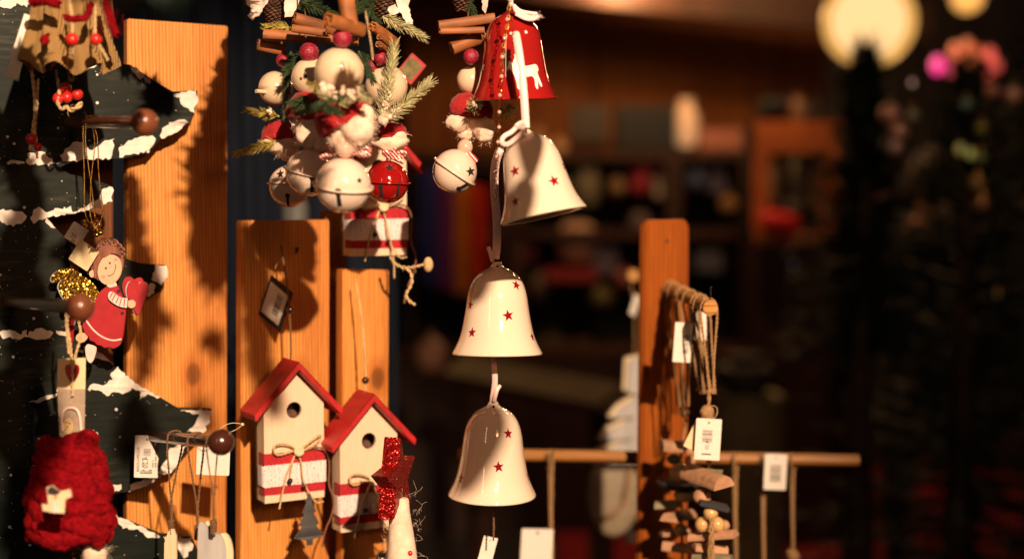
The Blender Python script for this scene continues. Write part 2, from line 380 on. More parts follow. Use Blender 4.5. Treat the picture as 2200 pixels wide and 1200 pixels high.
snow([(128,352),(110,344),(96,328),(62,326),(56,350),(86,356)], 3); snow([(52,352),(12,352),(20,344),(50,345)], 2)
snow([(242,402),(240,431),(203,450),(202,438),(212,425),(222,402)], 3)
snow([(205,447),(200,432),(180,445),(158,455),(150,445),(120,448),(100,465),(150,460)], 3)
snow([(132,448),(100,458),(86,445),(70,448),(66,466),(72,482),(90,470),(98,466),(130,462)], 3)
snow([(60,464),(45,453),(0,450),(0,478),(28,486),(50,478)], 3)
snow([(98,468),(118,489),(110,489),(96,476)], 1)
snow([(333,569),(360,571),(359,592),(347,613),(338,606),(325,600),(330,582)], 2)
snow([(322,606),(333,612),(331,630),(318,637),(312,622)], 2)
snow([(0,712),(20,708),(44,716),(56,708),(60,722),(40,728),(20,724),(4,730)], 3); snow([(60,712),(90,705),(116,714),(104,726),(84,730),(62,722)], 3); snow([(118,708),(150,712),(146,722),(124,720)],3)
snow([(180,742),(200,752),(215,757),(245,785),(228,772),(208,768),(192,780),(185,765)], 2)
snow([(186,838),(200,824),(215,828),(240,815),(236,800),(252,786),(284,818),(280,838),(262,846),(248,838),(228,850),(210,838)], 3)
snow([(250,790),(300,829),(344,853),(338,856),(318,846),(306,852),(300,860),(302,842),(275,826)], 2)
snow([(386,879),(455,879),(442,922),(432,928),(402,926),(422,905),(428,890),(400,884)], 3)
snow([(62,862),(80,858),(100,848),(122,845),(122,850),(86,864)], 2)
snow([(404,956),(398,958),(372,1010),(340,1020),(345,1000),(358,985),(362,965),(380,956)], 3)
snow([(276,1055),(280,1040),(310,1030),(336,1022),(348,1020),(312,1045)], 2)
snow([(230,1060),(262,1050),(262,1040),(245,1038),(226,1048)], 2)
snow([(238,1100),(290,1125),(345,1149),(342,1156),(310,1150),(305,1142),(286,1134),(265,1132),(240,1112)], 3)
snow([(350,1151),(412,1153),(414,1172),(398,1200),(384,1176),(366,1168)], 4)
dt = MB(); rnd = random.Random(3)
for _ in range(420):
    x, y = rnd.uniform(-20, 400), rnd.uniform(20, 1200); r = rnd.choice([.7, .7, .9, 1.1, 1.3, 2.6, 3.4] if rnd.random() < .5 else [.7, .9])
    inside = False; q = T_OUT
    for a, b in zip(q, q[1:]+q[:1]):
        if (a[1] > y) != (b[1] > y) and x < (b[0]-a[0])*(y-a[1])/(b[1]-a[1])+a[0]: inside = not inside
    if inside: dt.prism(circ(x, y, r, n=8), -.0004, .0003, lambda u, v, t: PT.at(u, v)-PT.n*t)
part('snow_dots', dt, SNOW, pt)['kind'] = 'stuff'
# ================================================================ pegs
def peg(label, base, tip, pl, rpx, drad, mat, dl=0):
    b = pl.at(*base); lo, hi = 0, .4
    for _ in range(40):
        m = (lo+hi)/2; q = b+pl.n*m; d = (q-CAM).dot(FWD); px = 1100+F*(q-CAM).dot(RIGHT)/d
        if px < tip[0]: lo = m
        else: hi = m
    d = (b+pl.n*lo-CAM).dot(FWD); t = P(*tip, d); r = rpx*S(d)
    o = thing('display_peg', label, 'peg', b, 'ball ended pegs on the display')
    ax = (t-b).normalized(); bk = b-ax*.02
    mb = MB(); mb.tube([bk, b, b.lerp(t, .5), t], drad*S(d), 20); part('dowel', mb, mat, o)
    rot = ax.to_track_quat('Z', 'Y').to_matrix()
    mb = MB(); mb.sphere(t, r, 40, (1, 1, .96), rot=rot); mb.lathe(t-ax*r*.99, [(drad*S(d)*1.02, -.001), (drad*S(d)*1.35, .0), (drad*S(d)*1.3, .002)], 24, rot=rot); part('ball_end', mb, mat, o)
    return b, t
p1 = peg('brown ball ended peg at the top holding gold cords', (150, 262), (311, 263), PT, 29.5, 14, PEG)
p2 = peg('blurred brown ball ended peg in front of the angel', (20, 648), (172, 660), PT, 31, 16, PEG)
p3 = peg('dark brown ball ended peg with three twine loops and a barcode tag', (300, 935), (475, 949), PT, 28.5, 14, PEGD)
def along(p, px):
    """point on peg axis that shows at column px, and its depth"""
    lo, hi = 0, 1
    for _ in range(40):
        m = (lo+hi)/2; q = p[0].lerp(p[1], m); d = (q-CAM).dot(FWD); x = 1100+F*(q-CAM).dot(RIGHT)/d
        if x < px: lo = m
        else: hi = m
    return q, d
# ================================================================ price tags
def tagcard(label, c, w, h, rot, yaw=0, mat=PAPER, text=None, hole=True, border=None, name='price_tag', tilt=0, bars=(), group='paper price tags', cat='price tag', lines=(), roll=0):
    """card w x h metres around c; rot = turn in the picture plane (deg, clockwise), text = [(string,size,x,z,rotation,ink)]"""
    o = thing(name, label, cat, c, group); mb = MB()
    f = lambda u, v, t: Vector(c)+Vector((u, t, v))
    hl = [circ(0, h/2-h*.1, w*.045, n=12)] if hole else []
    rr = w*.03; outer = [(-w/2+rr,-h/2),(w/2-rr,-h/2),(w/2,-h/2+rr),(w/2,h/2-rr),(w/2-rr,h/2),(-w/2+rr,h/2),(-w/2,h/2-rr),(-w/2,-h/2+rr)]
    bend = lambda u, v, t: Vector(c)+Vector((u, t+.0012*math.sin(v/h*2.5)+.0006*math.sin(u/w*3), v))
    mb.prism(outer, 0, .0005, f, holes=hl); part('card', mb, border or mat, o, bevel=0)
    if border:
        k = .14*w; part('label_paper', MB().prism([(-w/2+k*.5,-h/2+k),(w/2-k,-h/2+k),(w/2-k,h/2-k*1.2),(-w/2+k*.5,h/2-k*1.2)], -.0004, -.0001, f), mat, o)
    ink = MB(); y0 = -.0006 if border else -.00025
    for s_, size, x, z, rt, mirror in (text or []):
        v, fc = text_mesh(s_, size); cs, sn_ = math.cos(R(rt)), math.sin(R(rt))
        w_ = max(q.x for q in v)-min(q.x for q in v)
        pts = []
        for q in v:
            a, b = (q.x-w_/2), q.y
            if mirror: b = -b
            pts.append(Vector(c)+Vector((x+a*cs-b*sn_, y0, z+a*sn_+b*cs)))
        ink.add(pts, fc)
    for x, z, ww, hh in bars: ink.prism([(x-ww/2,z-hh/2),(x+ww/2,z-hh/2),(x+ww/2,z+hh/2),(x-ww/2,z+hh/2)], y0, y0+.0001, f)
    if ink.v: part('printing', ink, INK, o, sm=False)
    o.rotation_euler = (R(tilt), R(rot), R(yaw)); return o
def barcode(x, z0, z1, w, n, seed):
    r_ = random.Random(seed); out = []; z = z0
    while z < z1:
        hh = r_.choice([.0003, .0005, .0008]); out.append((x, z, w, hh)); z += hh+r_.choice([.0004, .0006, .001])
    return out
sc = S(1.5)
# main barcode tag (photograph is printed reversed: lettering runs downward and is mirrored)
W_, H_ = 51*S(1.5), 92*S(1.5)
mt = [('AU-IM-I-I5008', .0045, -.0072, -.003, -90, True), ('4,20', .0072, .0015, -.0062, -90, True)]; mk_ = [(x, -.012+k*.0013, .0016, .0007) for x, n_ in ((-.0038, 9), (.0068, 7), (.0096, 17)) for k in range(n_) if (k*7) % 5]
tagcard('white barcode tag with price lettering left of the dark lower peg', P(315, 980, 1.51), W_, H_, 2.5, 6, text=mt, bars=mk_+[(-.0002, -.0178, .0125, .0007), (-.0002, -.0165, .0125, .0005), (-.0002, -.0155, .012, .0003), (-.003, -.0145, .003, .0008), (.0045, -.0145, .003, .0008)]+barcode(.0005, .001, .0085, .0075, 9, 4))
tagcard('blank white tag partly hidden behind the dark lower peg ball', P(458, 985, 1.49), 70*S(1.5), 70*S(1.5), 3, 4, hole=False)
th = MB(); th.tube(smooth([P(332,955,1.505), P(345,940,1.49), P(375,934,1.48), P(420,938,1.47), P(448,945,1.45), P(466,925,1.44), P(490,908,1.44), P(512,908,1.44), P(521,911,1.44), P(512,920,1.44), P(496,927,1.44)], 3), .00035, 6)
th.sphere(P(521,911,1.44), .0018, 12)
tag(part('tag_thread', th, plain('clear_nylon', (.75,.55,.32), .15, coat=.5), None), 'thin clear loop of thread with an end knot above the dark peg ball', 'thread')
# loops of jute over peg three
def loopobj(label, x0, x1, yk, yb, xb, r=.0011, mat=TWIND, wrapn=7):
    q, d = along(p3, (x0+x1)/2); rr = 16*S(d); dd = .012
    o = thing('jute_loop', label, 'twine', P(xb, yb, d), 'jute hanging loops')
    top = q.z
    a = P(x0, 955, d)+Vector((0, -rr, 0)); c = P(x1, 965, d)+Vector((0, rr*.6, 0))
    path = [P(xb-2, yk, d), P((x0+xb)/2-1, (yk+950)/2, d)+Vector((0,-rr*.6,0)), a, Vector((a.x, q.y-rr*1.05, q.z)), Vector((a.x+.001, q.y-rr*.6, q.z+rr*.9)), Vector(((a.x+c.x)/2, q.y, q.z+rr*1.1)), Vector((c.x, q.y+rr*.8, q.z+rr*.75)), c, P((x1+xb)/2+1, (yk+960)/2, d), P(xb+2, yk, d)]
    mb = MB(); mb.twine(path, r); part('loop', mb, mat, o)
    mb = MB(); mb.twine([P(xb-1, yk-4, d), P(xb+1.5, (yk+yb)/2, d), P(xb, yb, d)], r*1.3)
    mb.twine([P(xb+1, yk-4, d)+Vector((0,.001,0)), P(xb-1.5, (yk+yb)/2, d), P(xb+1, yb, d)], r*1.2); part('stem', mb, mat, o)
    mb = MB(); pts = []
    for k in range(wrapn*8): a_ = k/8*2*math.pi; pts.append(P(xb, yb-12+k/8*4.2, d)+Vector((math.cos(a_)*.0026, math.sin(a_)*.0026, 0)))
    mb.tube(pts, .0009, 6); part('wrapping', mb, mat, o); return d
d1 = loopobj('leftmost brown jute loop on the dark lower peg', 363, 389, 1060, 1128, 368)
d2 = loopobj('middle brown jute loop on the dark lower peg', 406, 436, 1080, 1140, 424)
d3 = loopobj('right thin brown jute loop beside the dark peg ball', 446, 466, 1060, 1128, 459, .0008)
mb = MB(); mb.prism([(362,1140),(366,1132),(373,1132),(380,1150),(381,1290),(352,1290),(354,1165)], -.003, .003, lambda u,v,t: P(u,v,d1)+Vector((0,t,0)))
tag(part('wooden_pendant', mb, CREAM, None, bevel=.0008), 'slim cream wooden pendant on the leftmost jute loop', 'pendant')
hp = thing('wooden_heart', 'whitewashed grey wooden heart with pale rim at the bottom edge', 'heart', P(462, 1290, d3+.01))
ho = smooth2([(432,1121),(441,1120),(452,1130),(460,1150),(470,1146),(480,1147),(490,1165),(494,1195),(490,1240),(462,1290),(434,1240),(430,1180)], 1)
part('face', MB().prism(ho, 0, .007, lambda u,v,t: P(u-6,v,d3+.012)+Vector((-t*.2,t,0))), GREYW, hp, bevel=.0006)
part('rim', MB().prism([(x*1.0+5, y+2) for x, y in ho], .006, .010, lambda u,v,t: P(u,v,d3+.012)+Vector((0,t,0))), CREAM, hp, bevel=.0006)
# ================================================================ gold cords with bells on peg one
qa, da = along(p1, 190)
gc = thing('gold_cord', 'looped gold cords with a cluster of tiny gold bells over the upper peg', 'cord', P(205, 500, da))
mb = MB(); rr = 15*S(da)
for k, (xa, xb) in enumerate([(178, 186), (182, 205), (206, 186), (211, 212)]):
    q, d = along(p1, 186+k*7); 
    a = [Vector((q.x, q.y+.3*rr, q.z+rr)), Vector((q.x-.001, q.y-rr, q.z+.2*rr)), P(xa, 300, d-.008), P((xa+xb)/2, 380, d-.004), P(xb-6+k*6, 465, d), P(205, 490, d)]
    L = smooth(a, 3); mb.tube(L, .00045, 6)
    for j, q2 in enumerate(L):
        if j % 1 == 0: mb.sphere(q2, .00072, 6)
    for a_, b_ in zip(L, L[1:]):
        n_ = int((b_-a_).length/.0013)
        for u in range(n_): mb.sphere(a_.lerp(b_, u/max(1, n_)), .0007, 6)
mb.tube(smooth([P(180,238,da), P(186,250,da-.01), P(198,246,da-.012), P(185,256,da-.012), P(182,246,da-.01)], 3), .0007, 6)
part('cord', mb, GOLD, gc)
for x, y, r in [(199,478,5),(208,474,5),(213,482,6),(202,488,6),(209,495,6.5),(216,500,7),(208,505,6),(180,476,5),(184,484,4)]:
    mb = MB(); c = P(x, y, da-.006+random.uniform(-.004,.004)); mb.sphere(c, r*S(da), 16); mb.lathe(c, [(r*S(da)*.9,-.0003),(r*S(da)*1.12,0),(r*S(da)*.9,.0003)], 16); part('tiny_bell', mb, GOLD, gc)
# ================================================================ the angel
DA = 1.475
def angel():
    o = thing('wooden_angel', 'painted wooden angel in a red dress holding a red heart, lit by the sun', 'angel', P(228, 560, DA), 'painted wooden angels')
    def pl_(name, poly, a, b, mat, par=o, sm_=0, bev=.0004, pa=1):
        if sm_: poly = smooth2(poly, sm_)
        return part(name, MB().prism(poly, a*1e-3, b*1e-3, lambda u, v, t: P(u, v, DA)+Vector((0, t, 0))), mat, par, bevel=bev)
    wb = [[(120,612),(136,596),(165,590),(190,600),(207,620),(212,640),(200,652),(170,641),(140,650),(128,634)], [(104,600),(114,584),(140,576),(163,580),(174,594),(145,596),(112,610)], [(128,650),(150,640),(200,642),(196,664),(165,672),(135,668)]]
    for k, w in enumerate(wb):
        wg = pl_('wing', [(x-3, y+1) for x, y in w], 5+k, 9+k, GREYW, sm_=1); pl_('glitter_coat', w, 4.2+k, 5.1+k, GLGOLD, wg, 1)
    dr = pl_('dress', [(230,614),(250,610),(257,624),(267,650),(270,667),(267,695),(263,726),(258,740),(250,746),(242,749),(234,744),(225,748),(216,741),(208,741),(202,733),(193,732),(190,722),(183,718),(175,695),(187,688),(205,644),(214,626)], 0, 5, DRESS, sm_=1)
    part('hem_stripe', MB().tube(smooth([P(185,688,DA-.0004),P(199,708,DA-.0004),P(219,724,DA-.0004),P(242,732,DA-.0004),P(261,728,DA-.0004)], 2), 1.9*S(DA), 8, flat=.3), PINKW, dr)
    pl_('collar', [(229,613),(240,601),(250,607),(252,614),(236,618)], -1, 0, PINKW, dr)
    mb = MB()
    for x, y in [(255,625),(263,672),(262,652)]: mb.prism(circ(x, y, 3.4, n=14), -.001, .0002, lambda u, v, t: P(u, v, DA)+Vector((0, t, 0)))
    part('button', mb, NAVY, dr)
    hr = pl_('hair', circ(229,565,35,42,28,14), 1.5, 6, HAIR, sm_=0)
    pl_('ear', circ(198,588,7,8,14), 0, 4, SKIN)
    hd = pl_('head', circ(236,579,25.5,33,28,14), -1.5, 2, SKIN)
    fr = [(203,585),(201,560),(208,538),(222,526),(240,526),(256,534),(262,552),(258,549),(250,545),(240,544),(226,553),(222,552),(213,568),(209,590),(207,600),(203,594)]
    fg = pl_('fringe', fr, -2.6, 0, HAIR, hd, 1)
    mb = MB(); f_ = lambda u, v, t: P(u, v, DA)+Vector((0, t, 0))
    mb.prism(circ(228.5,575.5,2.1,2.4,10), -.0021, -.0014, f_); mb.prism(circ(237,564.5,2.0,2.3,10), -.0021, -.0014, f_)
    mb.tube(smooth([P(231,591,DA-.0017),P(236,592.5,DA-.0017),P(243,589,DA-.0017),P(248,579,DA-.0017),P(248.5,567.5,DA-.0017)], 2), .75*S(DA), 6)
    part('face_paint', mb, INK, hd)
    part('cheek', MB().prism(circ(222.5,594,4.5,4,12), -.0017, -.0014, f_).prism(circ(250,557,4.5,4,12), -.0017, -.0014, f_).prism(circ(238.5,572,1.5,1.2,8), -.0019, -.0014, f_), CHEEK, hd)
    cu = MB()
    for cx, cy, rr_ in [(216,524,8),(228,520,9),(245,522,9),(254,530,8),(260,538,8),(262,548,7),(205,532,7),(198,542,8),(196,552,8),(194,564,7),(240,517,7)]:
        pts = [P(cx, cy, DA)+Vector((math.cos(a*.7)*rr_*S(DA)*(1-a/14), -.001+.0008*a/3, math.sin(a*.7)*rr_*S(DA)*(1-a/14))) for a in range(12)]
        cu.tube(smooth(pts, 1), .0011, 6)
    part('curls', cu, HAIR, o)
    hb = [(277,607),(283,602),(292,603),(298,610),(304,605),(313,604),(319,613),(318,630),(308,652),(299,680),(290,668),(285,652),(276,638),(273,620)]
    pl_('heart', [(x-12, y-8) for x, y in hb], 2, 6, DRESS, sm_=1)
    ht = pl_('heart', hb, -2.5, 1, DRESS, sm_=1); pl_('painted_edge', [(x-5, y+1) for x, y in hb], 1, 3, GREYW, ht, 1)
    ar = [(236,626),(244,625),(259,638),(279,640),(279,661),(259,658),(242,648),(234,639)]
    am = pl_('arm', ar, -4.5, -2, PINKW, sm_=1)
    mb = MB()
    for a, b in [((242,628),(236,639)),((248,631),(241,645)),((255,637),(249,651)),((261,640),(257,656)),((268,641),(266,658)),((275,642),(274,660))]:
        mb.tube([P(*a,DA-.0047), P(*b,DA-.0047)], .9*S(DA), 6)
    part('sleeve_stripe', mb, REDST, am); pl_('hand', circ(285,652,8.5,9,16), -5, -2, SKIN, am)
    pl_('foot', [(165,716),(180,714),(190,724),(176,738),(160,730)], 1, 4, SKIN, sm_=1); pl_('foot', [(183,738),(200,742),(208,748),(198,780),(188,778),(182,760)], 1, 4, PINKW, sm_=1)
    eye = MB(); eye.tube([P(222,522,DA)+Vector((math.cos(a/10*2*math.pi)*.003, 0, math.sin(a/10*2*math.pi)*.003+.002)) for a in range(11)], .0004, 6); part('wire_loop', eye, BRASS, o)
    return o
an = angel()
a2 = copy_tree(an); a2.location = P(150, 575, DA+.045); a2.rotation_euler = (0, R(6), R(-62)); a2['label'] = 'second wooden angel turned sideways in the shade behind the lit angel'
tagcard('square white tag with blue handwriting above the lit angel', P(164, 502, DA-.003), 36*sc, 40*sc, 33, 5, hole=False, text=[('20', .0065, -.002, -.001, 10, True), ('St', .0055, .001, -.0065, 0, True)])
tagcard('blank cream square tag left of the lit angel head', P(180, 548, DA-.010), 48*sc, 50*sc, 33, -5, mat=PAPERC)
# ================================================================ heart card and red wool ornament on the lower-left peg
DH = 1.36
hc = thing('gift_card', 'long cream and kraft card with a red heart and gingerbread man, blurred', 'card', P(152, 930, DH))
f_ = lambda u, v, t: P(u, v, DH)+Vector((0, t, 0))
part('card', MB().prism([(124,770),(184,768),(183,835),(123,835)], 0, .001, f_), PAPERC, hc)
part('kraft_half', MB().prism([(123,835),(183,835),(181,940),(128,940)], 0, .001, f_), KRAFT, hc)
part('heart', MB().prism(smooth2([(155,790),(148,781),(140,786),(142,804),(156,825),(170,804),(172,786),(163,781)], 1), -.0008, .0001, f_), DRESS, hc)
gm = part('gingerbread_man', MB().prism(circ(147,914,11,17,20), -.001, 0, f_), plain('gingerbread', (.6,.42,.2), .7), hc)
part('icing', MB().prism(circ(143,906,1.6,n=8), -.0014, -.0009, f_).prism(circ(150,908,1.6,n=8), -.0014, -.0009, f_).prism(circ(145,916,1.6,n=8), -.0014, -.0009, f_).prism(circ(142,922,1.6,n=8), -.0014, -.0009, f_), INK, gm)
part('white_loop', MB().tube(smooth([P(135,925,DH-.002),P(131,895,DH-.002),P(140,877,DH-.002),P(158,874,DH-.002),P(171,885,DH-.002),P(175,930,DH-.002)],3), .0014, 8), PINKW, hc)
mb = MB(); mb.twine([P(150,670,1.37), P(143,690,1.365), P(150,730,DH-.003), P(155,775,DH-.003), P(156,850,DH-.004)], .0014); mb.twine([P(168,685,1.37), P(176,720,DH), P(162,760,DH-.003), P(157,790,DH-.003)], .0014)
mb.twine([P(143,640,1.37),P(141,680,1.36),P(148,760,DH-.002)], .0014)
tag(part('jute_string', mb, TWINL, None), 'blurred jute string hanging from the ball of the left middle peg', 'twine')
wo = thing('wool_ornament', 'fluffy red wool wrapped cone with a small wooden candle charm', 'ornament', P(150, 1230, 1.33))
E_ = lambda y: Matrix.Rotation(R(y), 3, 'Y')
mb = MB(); pts = []; rnd = random.Random(5)
HX = lambda t, ph=0: P(150, 948+t*215, 1.33)+Vector((math.cos(t*47+ph)*(38+33*min(1, t*1.7))*S(1.33), math.sin(t*47+ph)*(38+33*min(1, t*1.7))*S(1.33)*.62, .003*math.sin(t*90+ph)))
for st in range(1):
    pts = [HX(k/420)+Vector((rnd.uniform(-1,1), rnd.uniform(-1,1), rnd.uniform(-1,1)))*.0006 for k in range(421)]
    mb.tube(pts, [21*S(1.33)*(1+.30*noise.noise(Vector((k*.16, 0, 0)))+.13*noise.noise(Vector((k*.6, 5, 0)))) for k in range(421)], 16)
for q0 in range(120):
    t = rnd.uniform(.02, .98); a = rnd.uniform(3.1, 6.3); rr_ = (43+31*min(1, t*1.6))*S(1.33); r0 = rnd.uniform(13, 25)
    mb.sphere(P(150, 945+t*220, 1.33)+Vector((math.cos(a)*rr_, math.sin(a)*rr_*.62, 0)), r0*S(1.33), 14, (1.25,.8,.9), fn=lambda q, q0=q0: 1+.3*noise.noise(q*1.8+Vector((q0, 0, 0)))+.12*noise.noise(q*6+Vector((q0, 3, 0))), rot=E_(rnd.uniform(-50,50)))
for q0 in range(16):
    t0 = rnd.uniform(.05, .8); a0 = rnd.uniform(3.4, 6.0); pts = []
    for k in range(24):
        t = t0+k*.008; rr_ = (48+33*min(1, t*1.7))*S(1.33); a = a0+k*.05; pts.append(P(150, 948+t*215, 1.33)+Vector((math.cos(a)*rr_, math.sin(a)*rr_*.66, 0)))
    mb.tube(pts, [19*S(1.33)*(math.sin(math.pi*(k+1)/26)**.5)*(1+.25*noise.noise(Vector((k*.4, q0, 0)))) for k in range(24)], 14)
mb.sphere(P(150,1060,1.33), 60*S(1.33), 20, (1,.6,1.8)); mb.fuzz(P(150,1060,1.33), 76*S(1.33), 1500, .012, .00012, sc=(1,.7,1.5))
part('wool', mb, WOOL, wo)
mb = MB(); mb.sphere(P(203,1188,1.335), 26*S(1.33), 20, (1,.8,1.3), fn=lambda q: 1+.12*noise.noise(q*3)); mb.fuzz(P(205,1190,1.335), 24*S(1.33), 120, .012); part('fleece', mb, FLEE, wo)
f_ = lambda u, v, t: P(u, v, 1.255)+Vector((0, t, 0))
cc = part('candle_charm', MB().prism([(100,1046),(112,1042),(128,1055),(150,1050),(154,1066),(140,1072),(138,1102),(112,1100),(92,1096),(90,1082),(104,1084)], 0, .002, f_), CREAM, wo)
part('candle', MB().prism([(114,1074),(126,1073),(127,1100),(115,1100)], -.001, .0002, f_), PINKW, cc); part('flame', MB().prism(circ(120,1066,2.6,5,12), -.001, .0002, f_), plain('flame_paint',(.7,.2,.03),.6), cc)
part('dark_roof', MB().prism([(103,1048),(112,1043),(130,1056),(122,1062),(104,1060)], -.001, .0002, f_), INK, cc)
# ================================================================ burlap sack with beads, top left
DB = 1.36
bs = thing('burlap_sack', 'blurred gathered burlap sack with red knitted trim at the upper left corner', 'sack', P(150, 160, DB))
pr = []
for k in range(26):
    t = k/25; y = -70+t*215; r = (56+22*t+26*max(0, t-.6)**.7)*S(DB); pr.append((r, P(150, y, DB).z-P(150,150,DB).z))
mb = MB(); mb.lathe(P(150,150,DB), pr, 150, fn=lambda ph, z: (1+.16*math.sin(ph*7+2*math.sin(z*30))+.05*math.sin(ph*17+z*90)+.05*noise.noise(Vector((math.cos(ph)*2, math.sin(ph)*2, z*30)))))
for k in range(len(mb.v)):
    q = mb.v[k]; zz = q.z-P(150,150,DB).z
    if zz < .03: q.z += .006*math.sin(math.atan2(q.y-P(150,150,DB).y, q.x-P(150,150,DB).x)*7)*(1-zz/.03)-.004*math.cos(math.atan2(q.y-P(150,150,DB).y, q.x-P(150,150,DB).x)+1)
part('sackcloth', mb, BURL, bs)
mb = MB(); yarn = lambda pts, r: mb.tube([p+Vector((rnd.uniform(-1,1),0,rnd.uniform(-1,1)))*.0008 for p in smooth(pts, 3)], r, 8)
yarn([P(222,-20,1.30),P(232,20,1.30),P(240,50,1.30),P(250,75,1.30)], .0036); yarn([P(140,38,1.29),P(165,42,1.285),P(190,36,1.285),P(194,10,1.29)], .0032); yarn([P(70,4,1.3),P(100,-2,1.29),P(125,10,1.29)], .005); yarn([P(88,88,1.3),P(97,76,1.3),P(104,90,1.3),P(92,98,1.3),P(104,74,1.3)], .002)
mb.fuzz(P(240,50,1.30), .012, 60, .006, .0001); part('knitted_trim', mb, WOOL, bs)
for x, y, r in [(155,85,14),(206,85,13)]: part('bead', MB().sphere(P(x, y, 1.285), r*S(1.285), 24), BERR, bs)
mb = MB(); mb.twine([P(150,0,1.29),P(156,50,1.287),P(155,85,1.285),P(158,110,1.29),P(150,120,1.295)], .0014); mb.twine([P(206,10,1.3),P(204,50,1.29),P(206,85,1.285),P(218,105,1.287),P(232,130,1.29)], .0014); part('string', mb, TWINL, bs)
tagcard('blurred narrow white paper strip hanging beside the burlap sack', P(45, 100, 1.34), 24*sc, 125*sc, 18, 30, hole=False)
b1 = thing('bead_string', 'twine with a knot of four red beads below the burlap sack', 'bead string', P(146, 230, 1.37), 'twine strings with red beads')
for x, y, r in [(141,190,13),(166,203,12),(125,212,12),(144,209,12)]: part('bead', MB().sphere(P(x, y, 1.365+random.uniform(-.004,.004)), r*S(1.365), 22), BERR, b1)
mb = MB(); mb.twine([P(120,150,1.38),P(125,180,1.375),P(129,200,1.36),P(122,222,1.358),P(135,238,1.36),P(140,230,1.365)], .0016); mb.twine([P(153,132,1.375),P(146,155,1.37),P(151,180,1.37),P(160,165,1.37),P(158,140,1.375)], .0014); mb.twine([P(140,225,1.37),P(150,238,1.37),P(165,232,1.365),P(176,222,1.37)], .0026); part('twine', mb, TWINL, b1)
b2 = thing('bead_string', 'long twine ending in two red beads at the left edge', 'bead string', P(72, 330, 1.38), 'twine strings with red beads')
for x, y, r in [(68,299,12.5),(82,316,9)]: part('bead', MB().sphere(P(x, y, 1.38), r*S(1.38), 22), BERR, b2)
mb = MB(); mb.twine([P(68,150,1.39),P(72,180,1.385),P(77,230,1.38),P(70,290,1.38),P(64,322,1.38)], .002); mb.twine([P(82,170,1.385),P(80,230,1.385),P(74,280,1.38),P(80,340,1.38)], .0014); part('twine', mb, TWINL, b2)
